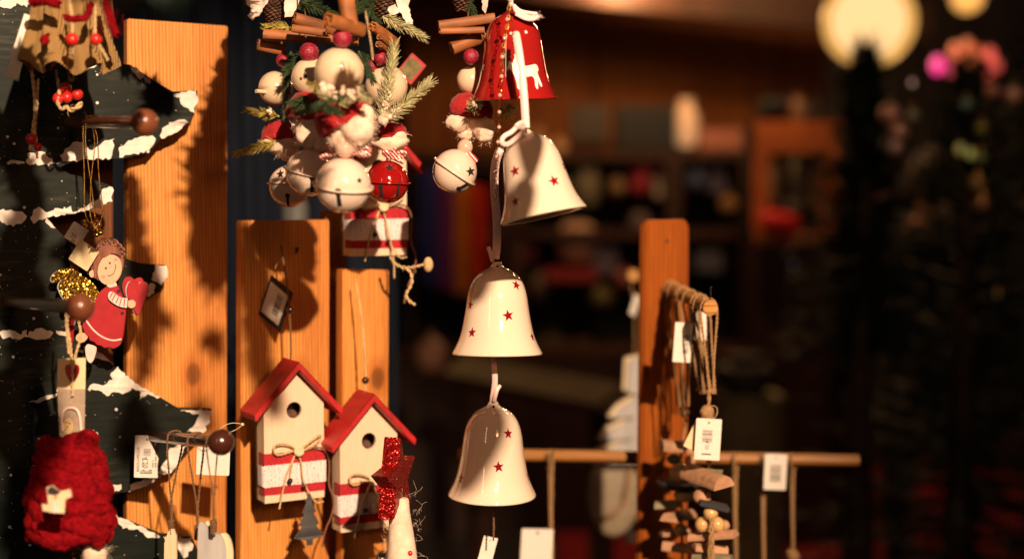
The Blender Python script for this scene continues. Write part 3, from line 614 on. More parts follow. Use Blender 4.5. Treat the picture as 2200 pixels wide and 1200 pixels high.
# ================================================================ birdhouses
def birdhouse(root_px, d, label, charm, seed, yaw=30, scale=1.0):
    c = P(*root_px, d); o = thing('birdhouse', label, 'birdhouse', c, 'hanging birdhouses with red roofs')
    L = lambda x, z, y=0: c+Vector((x, y, z))*scale
    w, ez, az, dp = .0350, .109, .146, .028
    fr = [(-w, 0), (w, 0), (w, ez), (0, az-.003), (-w, ez)]
    part('front_wall', MB().prism(fr, 0, .005, lambda u, v, t: L(u, v, t), holes=[circ(0, .1005, .0088, .0092, 24)[::-1]]), PLYW, o, bevel=.0004)
    part('back_wall', MB().prism(fr, dp-.004, dp, lambda u, v, t: L(u, v, t)), CONE, o, bevel=.0004)  # dark colour stands in for the shade seen through the entry hole
    mb = MB()
    for s_ in (-1, 1): mb.box(L(s_*(w-.0025), ez/2-.001, dp/2), [.0045, dp-.0096, ez-.003])
    mb.box(L(0, .003, dp/2), [2*w-.0104, dp-.0096, .0045]); part('side_wall', mb, CREAM, o)
    rf = MB(); t_ = .0062; hw = .050; sl = (az-ez)/w; y0, y1 = -.016, dp+.004
    apex = az+.0005
    def RF(s_, a): return [(0, apex), (s_*hw, apex-sl*hw), (s_*hw+s_*0.0016, apex-sl*hw+t_*1.15), (0, apex+t_*1.5)]
    for s_ in (-1, 1): rf.prism(RF(s_, 0), y0, y1, lambda u, v, t: L(u, v, t))
    part('roof', rf, REDW, o, bevel=.0006)
    bd = MB(); bd.prism([(-w-.0006, .0085), (w+.0006, .0085), (w+.0006, .0545), (-w-.0006, .0545)], -.0006, .016, lambda u, v, t: L(u, v+.0006*math.sin(u*300), t)); rb = part('red_band', bd, REDD, o)
    lc = MB(); nx = 40
    v = []; f = []
    for k in range(nx+1):
        u = -w-.0016+(2*w+.0032)*k/nx; wv = .0009*abs(math.sin(k*1.3)); 
        v += [L(u, .0185-wv, -.0012-.0005*math.sin(k*.9)), L(u, .0295, -.0018-.0004*math.sin(k*1.7)), L(u, .0415+wv, -.0012+.0004*math.sin(k*1.1))]
    for k in range(nx): f += [(3*k, 3*k+3, 3*k+4, 3*k+1), (3*k+1, 3*k+4, 3*k+5, 3*k+2)]
    lc.add(v, f); v2 = [L(-w-.0016, z, y) for y in (-.0012, .008, .018) for z in (.0185, .0415)]; lc.add(v2, [(0,1,3,2),(2,3,5,4)]); part('lace', lc, LACE, o)
    # string bow
    bz = .0565; bw = MB(); r = .0013
    def b(x, z, y=-.004): return L(x, z, y)
    bw.twine([b(.002,bz), b(-.012,bz+.009,-.007), b(-.026,bz+.010,-.009), b(-.028,bz+.002,-.008), b(-.022,bz-.004,-.006), b(-.008,bz-.001,-.005), b(.001,bz)], r)
    bw.twine([b(.002,bz), b(.012,bz+.006,-.007), b(.024,bz+.015,-.010), b(.028,bz+.016,-.009), b(.027,bz+.008,-.007), b(.012,bz,-.006), b(.002,bz-.001)], r)
    bw.twine([b(0,bz-.002), b(-.009,bz-.018,-.006), b(-.015,bz-.034,-.007), b(-.022,bz-.062,-.009)], r*.8)
    bw.twine([b(0,bz-.002), b(-.006,bz-.014,-.007), b(-.009,bz-.03,-.008)], r*.8)
    bw.twine([b(.003,bz-.002), b(.006,bz-.018,-.006), b(.006,bz-.032,-.007), b(.012,bz-.046,-.008), b(.020,bz-.060,-.012), b(.028,bz-.058,-.014)], r*.8)
    bow = part('string_bow', bw, TWINL, o)
    part('button', MB().lathe(L(.002, bz, -.009), [(0,-.0008),(.0052,-.0008),(.0062,0),(.0052,.0012),(.0035,.0014),(.0032,.0007),(0,.0007)], 24, rot=Matrix.Rotation(R(90),3,'X')), CREAM, bow)
    rbn = MB(); path = [b(.002,bz-.001,-.004), b(.018,bz+.002,-.006), b(.030,bz+.001,-.008), b(.037,bz-.008,-.008), b(.039,bz-.024,-.006), b(.037,bz-.042,-.006), b(.044,bz-.058,-.008), b(.041,bz-.078,-.006), b(.034,bz-.092,-.004), b(.030,bz-.112,-.003)]
    rbn.tube(smooth(path, 3), .0011, 8, flat=.5); part('leather_cord', rbn, plain('leather_cord'+str(seed), (.2,.07,.03), .6), o)
    tn = MB(); tn.sphere(b(-.009,bz-.032,-.009), .003, 14); tn.sphere(b(.007,bz-.040,-.009), .0024, 14); part('small_jingle', tn, NAIL, bow)
    if charm == 'tree':
        tr = []
        for k, (x, z) in enumerate([(0,0),(.005,-.010),(.003,-.011),(.009,-.022),(.006,-.024),(.013,-.036),(.009,-.038),(.019,-.050),(.010,-.052),(.004,-.053),(.004,-.059)]): tr.append((x, z))
        tr = tr+[(-x, z) for x, z in reversed(tr)][:-1]
        ch = MB(); cx, cz = .008, bz-.044; ch.prism(tr, -.0006, .0006, lambda u, v, t: L(cx+u*.92, cz+v*1.0, -.022+t+.003*abs(u)/.019))
        part('tree_charm', ch, STEEL, o, bevel=.0003)
    else:
        part('heart_charm', MB().sphere(L(.012, bz-.095, -.014), .0135, 28, (.95,.6,1.15), fn=lambda q: 1+.18*max(0, q.z)*abs(q.x)-.25*max(0, q.z-.75)*(1-abs(q.x))), SILV, o)
        part('charm_cord', MB().twine([b(.003,bz-.002), b(.008,bz-.03,-.008), b(.013,bz-.06,-.012), b(.012,bz-.082,-.014)], r*.8), TWINL, o)
    hg = MB(); hg.twine([L(0, az+.004, dp/2-.004), L(.0005, az+.03, dp/2-.006), L(-.0005, az+.085, dp/2-.001), L(-.002, az+.135, dp+.002)], .0012); part('hanging_string', hg, TWIND if charm == 'tree' else TWINL, o)
    part('bead', MB().sphere(L(0, az+(.065 if charm == 'tree' else .022), dp/2-.005), .0042, 20), PEGD, o)
    o.rotation_euler = (0, 0, R(yaw)); return o
birdhouse((634, 1074), 1.575, 'left birdhouse with a metal fir tree charm hanging from its bow', 'tree', 1)
birdhouse((794, 1136), 1.605, 'right birdhouse on the narrow board, partly behind the glitter star', 'heart', 2)
h3 = birdhouse((815, 549), 1.63, 'upper birdhouse mostly hidden behind the red jingle bell', 'heart', 3)
for ch in h3.children:
    if ch.name.startswith(('heart_charm',)): bpy.data.objects.remove(ch); break
mb = MB(); mb.twine([P(838,552,1.6), P(850,568,1.59), P(870,576,1.585), P(895,572,1.58), P(916,566,1.58)], .0018); mb.twine([P(872,576,1.585),P(884,585,1.58),P(886,610,1.58),P(870,632,1.58),P(880,648,1.58),P(892,654,1.58)], .0018); mb.sphere(P(920,568,1.58), .0062, 16, (.9,.9,1.4))
tag(part('twine_tail', mb, TWINL, None), 'loose pale twine tails with a bead below the upper birdhouse', 'twine')
# nail, knot bead and black label on board two
nl = MB(); nl.tube([PL2.at(634,533)-PL2.n*.004, PL2.at(632,533)+PL2.n*.014, PL2.at(624,542)+PL2.n*.017], .0011, 10); tag(part('hook', nl, NAIL, None), 'small bent nail hook holding the left birdhouse string', 'hook')
tagcard('diamond hung black edged label with a barcode on the lower pine board', P(592, 652, 1.595), 84*sc, 104*sc, 27, -40, border=BLACK, tilt=0, bars=barcode(.004, -.012, .014, .010, 10, 8), hole=False)
mb = MB(); mb.tube(smooth([P(590,578,1.595),P(598,560,1.60),P(606,556,1.60),P(612,580,1.605),P(624,596,1.6)],3), .0004, 6); tag(part('tag_thread', mb, TWINL, None), 'thin thread tying the black edged label', 'thread')
tagcard('small red and green square label tilted behind the frosted fir sprig', P(884, 148, 1.6), 44*sc, 58*sc, 40, 20, border=REDW, mat=plain('green_card', (.16,.12,.04), .7, var=.6, sc=120), hole=False)
# ================================================================ glitter star on a furry stick
DS = 1.46
st = thing('glitter_star_wand', 'thick red glitter star on a white furry stick in front of the right birdhouse', 'star', P(860, 1290, DS))
pr = MB(); c = P(846, 1027, DS); rotm = Matrix.Rotation(R(74), 3, 'Z')
sp = star2(92*S(DS), 38*S(DS), 5, 90+4)
pr.prism(sp, -.009, .009, lambda u, v, t: c+rotm @ Vector((u, t, v))); part('star', pr, GLRED, st, bevel=.0006)
pts_ = smooth([P(862,1068,DS),P(858,1100,DS),P(862,1150,DS),P(864,1200,DS),P(866,1290,DS)], 2); mb = MB(); mb.tube(pts_, [(15+19*min(1, i_/len(pts_)*1.4))*S(DS) for i_ in range(len(pts_))], 20)
mb.fuzz(P(864,1170,DS), .017, 110, .010, .00008, sc=(1,1,3.2)); mb.fuzz(P(880,1150,DS), .012, 26, .016, .00008, sc=(1,.6,4)); part('furry_stick', mb, FLEE, st)
part('bead', MB().sphere(P(881,1187,DS-.012), 5.5*S(DS), 16), BERR, st)
# ================================================================ ceramic bells
PROF = [(0,0),(6,0),(11,3),(13,9),(20,14),(34,20),(46,29),(55,41),(61,55),(65.5,72),(68,90),(71,110),(75,132),(79.5,152),(85,168),(92,182),(97.5,192),(99.5,196),(98.5,199),(96,199.5),(92,196),(85,183),(77,168),(70,150),(64,130),(60,105),(56,78),(46,50),(28,34),(0,30)]
def interp(z):
    P_ = [p for p in PROF[:18]]
    for (r0, z0), (r1, z1) in zip(P_, P_[1:]):
        if z0 <= z <= z1: return r0+(r1-r0)*(z-z0)/max(1e-6, z1-z0)
    return P_[-1][0]
def smprof():
    v = smooth([Vector((r, z, 0)) for r, z in PROF], 2); return [(q.x, -q.y) for q in v]
SP = smprof()
def rsurf(z):
    best = None
    for (r0, z0), (r1, z1) in zip(SP, SP[1:]):
        if r0 > r1+.01 and -z0 > 190: break
        if (-z0 <= z <= -z1): return r0+(r1-r0)*(z+z0)/max(1e-6, -(z1-z0)) 
    return 99
def bell(par, top_px, d, sx, sz, rot, mat, stars, starmat, name='bell', extra=None):
    c = P(*top_px, d); k = S(d); mb = MB(); mb.lathe(Vector((0,0,0)), [(max(r,0)*k*sx, z*k*sz) for r, z in SP], 96)
    M = Matrix.Translation(c) @ rot.to_4x4()
    mb.xf(M); b = part(name, mb, mat, par, angle=70)
    def on(az0, z0): return lambda u, v: M @ (lambda r, a, z: Vector((r*math.sin(a), -r*math.cos(a), z)))((rsurf(z0-v)*sx+.5)*k, az0+u/(rsurf(z0-v)*sx), -(z0-v)*k*sz)
    for x, z, R_, rt in stars:      # x,z in px from the bell axis / top as seen from the front
        r = rsurf(z)*sx; a = math.asin(max(-.995, min(.995, x/r))); part('painted_star', MB().decal(star2(R_, R_*.42, 5, rt), on(a, z), 2), starmat, b)
    if extra: extra(b, on)
    part('cord_hole', MB().decal(circ(0, 0, 2.6, 2.6, 10), on(.05, 10), 1), HOLE_DECAL, b)  # near-black decal stands in for the shade inside the cord hole
    return b
def ribbon(pts, w, name, mat, par, th=.35):
    mb = MB(); p = smooth(pts, 3); mb.tube(p, w, 8, flat=None); k = len(mb.v)
    # flatten in depth
    n = 8
    for i_, q in enumerate(p):
        for j in range(n): v = mb.v[i_*n+j]; v.y = q.y+(v.y-q.y)*th
    return part(name, mb, mat, par)
E = lambda x=0, y=0, z=0: (Matrix.Rotation(R(z),3,'Z') @ Matrix.Rotation(R(y),3,'Y') @ Matrix.Rotation(R(x),3,'X'))
# two white bells on one ribbon
bc = thing('bell_chain', 'two white star painted ceramic bells one above the other on a pale ribbon', 'bell chain', P(1065, 330, 1.5))
bell(bc, (1068, 562), 1.50, .98, 1.0, E(-4, 0, 0), CER, [(24,114,13,100),(41,50,12,70),(-52,150,12,95),(-56,92,11,80),(75,160,10,90)], REDST)
bell(bc, (1060, 860), 1.515, .96, 1.04, E(1, 1.0, 0), CER, [(14,124,12.5,95),(33,59,11.5,85),(-66,155,12,95),(-66,84,9,90),(78,155,12,80)], REDST)
ribbon([P(1074,322,1.47),P(1063,350,1.48),P(1061,400,1.49),P(1068,470,1.495),P(1068,530,1.498),P(1064,556,1.499)], 9*S(1.5), 'ribbon', RIBW, bc)
ribbon([P(1058,560,1.496),P(1054,545,1.49),P(1049,530,1.49)], 4.5*S(1.5), 'ribbon_end', RIBW, bc)
ribbon([P(1060,762,1.505),P(1062,790,1.50),P(1064,820,1.505),P(1060,845,1.51),P(1058,862,1.512)], 6*S(1.5), 'ribbon', RIBW, bc)
ribbon([P(1062,862,1.506),P(1064,850,1.505),P(1068,836,1.505),P(1074,828,1.508)], 4*S(1.5), 'ribbon_end', RIBW, bc)
mb = MB(); mb.twine([P(1059,1060,1.515),P(1060,1090,1.515),P(1061,1130,1.515),P(1060,1160,1.515)], .0011); part('lower_cord', mb, TWIND, bc)
tagcard('cut pale card strip hanging below the lowest white bell', P(1045, 1190, 1.55), 34*sc, 80*sc, 16, 20, hole=True)
# tilted white bell
tb = thing('hanging_bell', 'large glossy white star bell tilted to the right under the red bell', 'bell', P(1128, 272, 1.36), 'ceramic bells on ribbons')
bell(tb, (1128, 278), 1.365, .96, .96, E(-5, -12, 0), CER, [(-40,92,14,95),(36,132,14,100),(-52,158,12,95),(65,100,13,80)], REDST)
ribbon([P(1108,72,1.362),P(1112,90,1.357),P(1122,160,1.355),P(1127,220,1.352),P(1130,275,1.352)], 8*S(1.4), 'ribbon', RIBW, tb)
for q in ([(1126,276),(1112,270),(1100,284),(1082,292),(1076,306),(1090,312),(1110,296),(1126,282)],[(1128,268),(1120,262),(1108,272)],[(1082,306),(1076,322),(1070,330)]):
    ribbon([P(x,y,1.352-.002*i_) for i_, (x, y) in enumerate(q)], 5*S(1.4), 'ribbon_bow', RIBW, tb)
# red bell with a deer
rbell = thing('hanging_bell', 'glossy red ceramic bell with a white deer, topmost of the bells', 'bell', P(1098, 10, 1.42), 'ceramic bells on ribbons')
DEER = smooth2([(-32,14),(-28,8),(-26,14),(-22,22),(-24,30),(-18,24),(-14,30),(-13,18),(-10,10),(-3,2),(10,4),(24,7),(31,2),(32,-9),(28,-8),(28,-14),(33,-28),(37,-38),(33,-43),(29,-38),(25,-28),(24,-36),(23,-46),(18,-46),(16,-38),(18,-28),(14,-18),(2,-20),(-10,-20),(-14,-26),(-16,-42),(-20,-48),(-25,-44),(-24,-34),(-26,-20),(-30,-8),(-36,-2),(-40,4)], 1)
def deer(b, on): part('painted_deer', MB().decal([(x, y) for x, y in DEER], on(.38, 132), 3), WHITEG, b)
bell(rbell, (1100, 14), 1.42, .93, 1.0, E(3, -1.5, 0), CERR, [(-66,128,11,100),(-4,60,4,0),(28,58,5,0)], WHITEG, extra=deer)
ribbon([P(1094,-60,1.41),P(1096,-20,1.41),P(1098,12,1.405)], 5*S(1.4), 'ribbon', RIBW, rbell)
for q in ([(1104,10),(1108,26),(1124,32),(1140,38),(1150,36)],[(1104,12),(1116,24),(1136,28),(1154,30)],[(1108,30),(1130,42),(1148,42),(1158,34)]): ribbon([P(x,y,1.395) for x, y in q], 3.6*S(1.4), 'ribbon_bow', RIBW, rbell)
fz = MB(); fz.fuzz(P(1156,35,1.395), .002, 24, .006, .00012); part('frayed_end', fz, RIBW, rbell)
# gold bead chain in front of the bells
cl = thing('bead_chain', 'thin gold chain with pearly beads hanging in front of the red bell', 'chain', P(1080, 480, 1.37))
mb = MB(); bd = MB(); pts = smooth([P(1093,-40,1.36),P(1094,40,1.36),P(1082,90,1.358),P(1078,160,1.356),P(1074,230,1.37),P(1072,300,1.40),P(1066,380,1.43),P(1062,440,1.44)], 3)
L = [0]; 
for a, b in zip(pts, pts[1:]): L.append(L[-1]+(b-a).length)
def at_len(t):
    for i_ in range(len(L)-1):
        if L[i_+1] >= t: return pts[i_].lerp(pts[i_+1], (t-L[i_])/(L[i_+1]-L[i_]))
    return pts[-1]
t = 0; k = 0
while t < L[-1]-.006:
    a = at_len(t); b = at_len(t+.0052); m = (a+b)/2; ring = []
    for j in range(13):
        an_ = j/12*2*math.pi; off = Vector((math.cos(an_)*.0014, 0, 0)) if k % 2 else Vector((math.cos(an_)*.0006, math.cos(an_)*.0012, 0))
        ring.append(m+off+(b-a)*.5*math.sin(an_))
    mb.tube(ring, .00032, 5)
    if k % 4 == 0: bd.sphere(a+Vector((random.uniform(-.0012,.0012), -.001, 0)), .0019, 12)
    t += .0046; k += 1
part('chain', mb, GOLD, cl); part('bead', bd, PEARLM, cl)
mb = MB()
pts = smooth([P(1097,36,1.36),P(1104,70,1.36),P(1100,110,1.36),P(1090,150,1.36)], 3)
for a in pts[::2]: mb.sphere(a, .0009, 8)
part('fine_chain', mb, GOLD, cl)
# ================================================================ garlands
def sprig(par, a, b, n, ln, mat, r=.00035, depth=0, core=None, spread=55, taper=.5, curve=0):
    """fir twig from point a to b with n needles of length ln (metres)"""
    mb = MB(); ax = (b-a); Ln = ax.length; ax.normalize(); e = ax.cross(Vector((0,1,0.01))).normalized(); g = ax.cross(e)
    bend = lambda t: a+ax*(t*Ln)+Vector((0,0,-curve*Ln*t*t))
    mb.tube([bend(t/6) for t in range(7)], [.0011*(1-t*.09) for t in range(7)], 6)
    for k in range(n):
        t = (k+random.random())/n; q = bend(t); an_ = random.uniform(0, 2*math.pi); sp_ = R(spread*random.uniform(.7,1.15)*(1-.45*t))
        d_ = ax*math.cos(sp_)+(e*math.cos(an_)+g*math.sin(an_))*math.sin(sp_); l = ln*random.uniform(.75,1.15)*(1-taper*t*.6)
        mid = q+d_*l*.55+ax*l*.05; mb.tube([q, mid, q+d_*l+ax*l*.12], [r, r*1.1, r*.35], 4, caps=False)
    return part('fir_sprig', mb, mat, par)
def frost(par, a, b, n=16, r=.0022):
    mb = MB()
    for k in range(n):
        t = k/n; q = a.lerp(b, t); mb.sphere(q+Vector([random.uniform(-1,1)*r*.9 for _ in range(3)]), r*random.uniform(.5,1)*(1-.5*t), 8, fn=lambda d, k=k: 1+.4*noise.noise(d*2+Vector((k,0,0))))
    return part('frost', mb, FLEE, par)
def lump(mb, c, rx, ry, rz, amp, seed, seg=30, fr=1.6):
    mb.sphere(c, 1, seg, (rx, ry, rz), fn=lambda q: 1+amp*noise.noise(q*fr+Vector((seed, seed*2, 0)))+amp*.5*noise.noise(q*fr*2.6+Vector((seed, 0, 4))))
def feltcap(par, x, y, d, rpx, seed, tilt=0, hgt=.8):
    mb = MB(); k = rpx*S(d); c = P(x, y, d)
    mb.lathe(c, [(0,k*hgt),(k*.35,k*hgt*.97),(k*.7,k*hgt*.8),(k*.95,k*hgt*.4),(k*1.06,0),(k*1.04,-k*.32),(k*.96,-k*.42),(k*.85,-k*.3),(k*.7,0)], 48, rot=E(0, tilt, 0), fn=lambda ph, z: 1+.10*noise.noise(Vector((math.cos(ph)*1.3+seed, math.sin(ph)*1.3, z*60)))+.03*math.sin(ph*5+seed))
    mb.fuzz(c, k*1.0, 60, .004, .00007, sc=(1,1,.7)); return part('felt_cap', mb, FELT, par)
def fleece(par, blobs, d, seed, fz=160):
    mb = MB()
    for i_, (x, y, rx, rz) in enumerate(blobs):
        lump(mb, P(x, y, d+(.004 if i_ % 2 else -.004)), rx*S(d), (rx+rz)/2*S(d)*.8, rz*S(d), .17, seed+i_*3.1); mb.fuzz(P(x,y,d), (rx+rz)/2*S(d), 2*fz//len(blobs), .006, .00009)
    return part('fleece', mb, FLEE, par)
def jingle(par, x, y, d, r, ax, mat, stars=(), slots=(), name='jingle_bell', flange=1.1):
    """ax = axis direction (points to the hanging end)"""
    k = r*S(d); c = P(x, y, d); axis = Vector(ax).normalized(); rot = axis.to_track_quat('Z', 'Y').to_matrix()
    pr_ = []
    for i_ in range(0, 19): a = math.pi*i_/36; pr_.append((k*math.sin(a), k*math.cos(a)))
    pr_ += [(k*flange, k*.03), (k*(flange+.012), 0), (k*flange, -k*.03), (k*.995, -k*.045)]
    for i_ in range(19, 37): a = math.pi*i_/36; pr_.append((k*math.sin(a)*.99, k*math.cos(a)))
    mb = MB(); mb.lathe(c, pr_, 64, rot=rot); b = part(name, mb, mat, par, angle=50)
    def on(X0, Z0, s_=1.006):
        def f(u, v):
            X, Z = X0+u, Z0+v; q = max(.0, r*r*s_*s_-X*X-Z*Z); return c+Vector((X, -math.sqrt(q), Z))*S(d)
        return f
    dk = MB()
    for X, Z, R_, rt, sx in stars: dk.decal(star2(R_, R_*.42, 5, rt, sx), on(X, -Z), 1)
    for (X, Z), (X2, Z2), w in slots:
        L_ = math.hypot(X2-X, Z2-Z); ux, uz = (X2-X)/L_, -(Z2-Z)/L_; nx_, nz = -uz, ux
        body = [(-nx_*w, -nz*w), (ux*L_-nx_*w, uz*L_-nz*w), (ux*L_+nx_*w, uz*L_+nz*w), (nx_*w, nz*w)]
        dk.decal(body, on(X, -Z), 2); dk.decal(circ(0, 0, w*1.75, w*1.75, 12), on(X, -Z, 1.009), 1); 
    if dk.v: part('dark_opening_decal', dk, HOLE_DECAL, b)
    tp = MB(); tp.tube([c+axis*k*1.0+rot @ Vector((math.cos(a_/10*6.283)*k*.13, 0, math.sin(a_/10*6.283)*k*.16)) for a_ in range(11)], k*.035, 6); part('hanging_ring', tp, mat, b)
    return b
def ball(par, x, y, d, r, mat=LACQ, peg_=None, holes=()):
    c = P(x, y, d); b = part('wooden_ball', MB().sphere(c, r*S(d), 40, (1,1,1)), mat, par)
    if holes:
        f = lambda X0, Z0: (lambda u, v: c+Vector((X0+u, -math.sqrt(max(0, (r*1.004)**2-(X0+u)**2-(Z0+v)**2)), Z0+v))*S(d))
        mb = MB(); [mb.decal(circ(0,0,3,3.6,10), f(X, Z), 1) for X, Z in holes]; part('drilled_hole_decal', mb, CONE, b)  # dark brown decals stand in for the shade inside drilled holes
    if peg_: part('peg_nose', MB().tube([P(x+peg_[0], y+peg_[1], d-r*S(d)*.7), P(x+peg_[2], y+peg_[3], d-r*S(d)*1.25)], .0022, 10), mat, b)
    return b
def berry(par, x, y, d, r, mat=SUG):
    c = P(x, y, d); return part('sugared_berry', MB().sphere(c, r*S(d), 36, fn=lambda q: 1+.05*noise.noise(q*9)+.04*noise.noise(q*21)), mat, par)
def cinnamon(par, a, b, r, roll=0):
    a, b = Vector(a), Vector(b); ax = (b-a).normalized(); rot = ax.to_track_quat('Z', 'Y').to_matrix(); prof = []
    def scroll(sgn):
        o = []
        for k in range(26):
            t = k/25; an_ = math.pi*.5-sgn*t*math.pi*2.3; rr = r*.52*(1-.62*t); o.append((sgn*r*.46+math.cos(an_)*rr*1.0, math.sin(an_)*rr))
        return o
    cen = scroll(-1)[::-1]+scroll(1); th = r*.09; n = len(cen); out = []; inn = []
    for k, (x, y) in enumerate(cen):
        x0, y0 = cen[max(k-1,0)]; x1, y1 = cen[min(k+1,n-1)]; dx, dy = x1-x0, y1-y0; l = math.hypot(dx, dy) or 1
        out.append((x-dy/l*th, y+dx/l*th)); inn.append((x+dy/l*th, y-dx/l*th))
    mb = MB(); steps = 8; v = []; f = []; m = 2*n; Rz = Matrix.Rotation(R(roll), 3, 'Z')
    for s_ in range(steps+1):
        t = s_/steps; q = a.lerp(b, t); w = 1+.05*noise.noise(Vector((t*3, a.x*90, a.z*90)))
        for x, y in out+inn[::-1]: v.append(q+rot @ (Rz @ Vector((x*w*.82, y*w*1.3, .0012*noise.noise(Vector((x*400, y*400, s_))) if s_ in (0, steps) else 0))))
    for s_ in range(steps):
        for j in range(m): f.append((s_*m+j, s_*m+(j+1) % m, (s_+1)*m+(j+1) % m, (s_+1)*m+j))
    for s_ in (0, steps):
        for k in range(n-1): q = (s_*m+k, s_*m+k+1, s_*m+m-2-k, s_*m+m-1-k); f.append(q if s_ else q[::-1])
    mb.add(v, f); return part('cinnamon_stick', mb, CINN, par, angle=50)
def cstick(par, p, q, d, r, d2=None, roll=0): return cinnamon(par, P(*p, d), P(*q, d2 or d), r*S(d), roll)
def pinecone(par, x, y, d, r):
    mb = MB(); c = P(x, y, d); k = r*S(d); mb.sphere(c, k*.7, 14, (1,1,1.3))
    for i_ in range(90):
        t = i_/90; a = i_*2.399; z = (t-.5)*2.4*k; rr = k*math.sin(math.pi*(t*.85+.1)); dr = Vector((math.cos(a), math.sin(a), .5-t)).normalized()
        p = c+Vector((math.cos(a)*rr*.55, math.sin(a)*rr*.55, -z)); mb.sphere(p+dr*k*.28, k*.26, 8, (1,.9,.35), rot=dr.to_track_quat('X','Z').to_matrix())
    return part('pine_cone', mb, CONE, par)
def leaf(par, poly, d, seed):
    mb = MB(); poly = jag(poly, 1.8, 5, seed); mb.prism(poly, 0, .0007, lambda u, v, t: P(u, v, d)+Vector((0, t+.006*noise.noise(Vector((u*.03, v*.03, seed))), 0))); return part('birch_bark_leaf', mb, BIRCH, par)
def bow(par, x, y, d, s_, seed):
    rr = random.Random(seed); mb = MB()
    for k in range(5):
        a = rr.uniform(-40, 220); l = s_*rr.uniform(.7, 1.2); dx, dz = math.cos(R(a))*l, math.sin(R(a))*l*.6
        c = P(x, y, d); pts_ = smooth([c, c+Vector((dx*.5, -.004, dz*.8+l*.2)), c+Vector((dx, -.002, dz)), c+Vector((dx*.6, .003, dz*.4-l*.1)), c], 2); mb.tube(pts_, .0017, 8)
    return part('striped_bow', mb, STRIPE, par)
def pearl(par, x, y, d, r): return part('pearl', MB().sphere(P(x, y, d), r*S(d), 28), PEARLM, par)
def gcord(par, pts, d): return part('cord', MB().twine([P(x, y, d) for x, y in pts], .0009), TWIND, par)
GG = 'ornament garlands with jingle bells'
# strand one, back left
d = 1.50; g = thing('garland', 'leftmost garland of the bunch ending in a cream star bell', 'garland', P(600, -80, d), GG)
gcord(g, [(605,-80),(606,60),(602,300),(618,352)], d+.004)
leaf(g, [(528,-20),(572,-20),(578,5),(560,30),(540,44),(532,34),(540,18),(528,8)], d-.01, 1); leaf(g, [(610,-20),(650,-20),(642,12),(626,35),(612,36)], d-.02, 2)
pinecone(g, 588, 28, d, 20); sprig(g, P(625,60,d-.01), P(572,58,d-.02), 90, .009, NEEDY)
cstick(g, (553,97), (612,110), d-.01, 17, d, 10); cstick(g, (566,76), (770,88), d-.03, 15, d-.02, -10)
berry(g, 608, 130, d-.01, 15); ball(g, 592, 190, d, 37, peg_=(-18, 8, -42, 6)); sprig(g, P(625,110,d-.025), P(612,255,d-.02), 200, .011, NEED); sprig(g, P(600,250,d-.02), P(533,238,d-.03), 110, .010, NEEDY); sprig(g, P(594,305,d-.02), P(509,330,d-.03), 150, .010, NEEDY, taper=.3); frost(g, P(578,236,d-.036), P(580,244,d-.036), 8)
feltcap(g, 600, 290, d, 40, 1, -12); fleece(g, [(600,310,38,20),(585,300,24,20),(618,318,24,18),(605,322,18,14)], d-.006, 2); pearl(g, 626, 329, d-.02, 14)
bow(g, 612, 342, d, .012, 3); jingle(g, 622, 400, d, 45, (.1, .1, 1), ENAM, [(-14,-26,11,100,.9)], [((2,20),(0,42),3)])
# strand two
d = 1.43; g = thing('garland', 'second garland of the bunch with a tilted white jingle bell', 'garland', P(655, -80, d), GG)
gcord(g, [(655,-80),(656,60),(662,300),(668,330)], d+.004)
sprig(g, P(650,5,d), P(712,30,d), 200, .011, NEED); cstick(g, (632,40), (720,66), d-.01, 17, d+.01, 15); cstick(g, (628,62), (700,72), d-.02, 12)
berry(g, 664, 113, d-.01, 21); ball(g, 668, 166, d, 42, holes=((-16,-6),(-5,-1)))
feltcap(g, 662, 240, d, 44, 4, 8, 1.0); fleece(g, [(668,285,34,36),(650,268,24,22),(690,300,26,26)], d-.004, 6)
sprig(g, P(700,215,d-.04), P(640,240,d-.045), 90, .010, NEED); bow(g, 690, 322, d, .016, 5)
jingle(g, 664, 371, d, 51, (.25, -.1, 1), ENAM, [], [((14,12),(10,42),3.5)])
sprig(g, P(640,20,d+.01), P(690,-10,d), 160, .012, NEED); sprig(g, P(668,212,d-.03), P(628,222,d-.03), 120, .010, NEED); sprig(g, P(660,110,d+.02), P(616,150,d+.01), 140, .011, NEED)
# strand three, nearest
d = 1.335; g = thing('garland', 'nearest blurred garland of the bunch with a large cream ball', 'garland', P(735, -80, d), GG)
gcord(g, [(735,-80),(736,60),(742,300),(745,340)], d+.004)
cinnamon(g, P(742,-14,d), P(752,62,d-.01), 22*S(d), 0); cstick(g, (704,44), (776,66), d-.03, 21, d, 20)
berry(g, 735, 82, d-.012, 21); ball(g, 729, 155, d, 53)
for a, b in (((700,195),(668,182)),((720,215),(690,200)),((745,205),(775,190)),((730,225),(758,212)),((770,200),(790,215))): sprig(g, P(*a,d-.045), P(*b,d-.05), 60, .008, NEEDF if a[0] > 710 else NEEDY)
sprig(g, P(740,205,d-.05), P(640,245,d-.05), 120, .009, NEED); frost(g, P(700,190,d-.05), P(720,205,d-.05), 14, .004); frost(g, P(745,195,d-.048), P(775,205,d-.048), 14, .005)
feltcap(g, 735, 248, d, 60, 7, -26, .9); fleece(g, [(768,276,36,34),(735,296,30,22),(786,252,18,26),(752,306,24,16)], d-.012, 9, 200)
pearl(g, 741, 320, d-.01, 20); bow(g, 760, 330, d, .016, 8); bow(g, 715, 335, d+.01, .018, 9)
jingle(g, 737, 398, d, 60, (.12, -.22, 1), ENAM, [(40,-10,8,90,.8)], [((-4,14),(-2,44),4.5)])
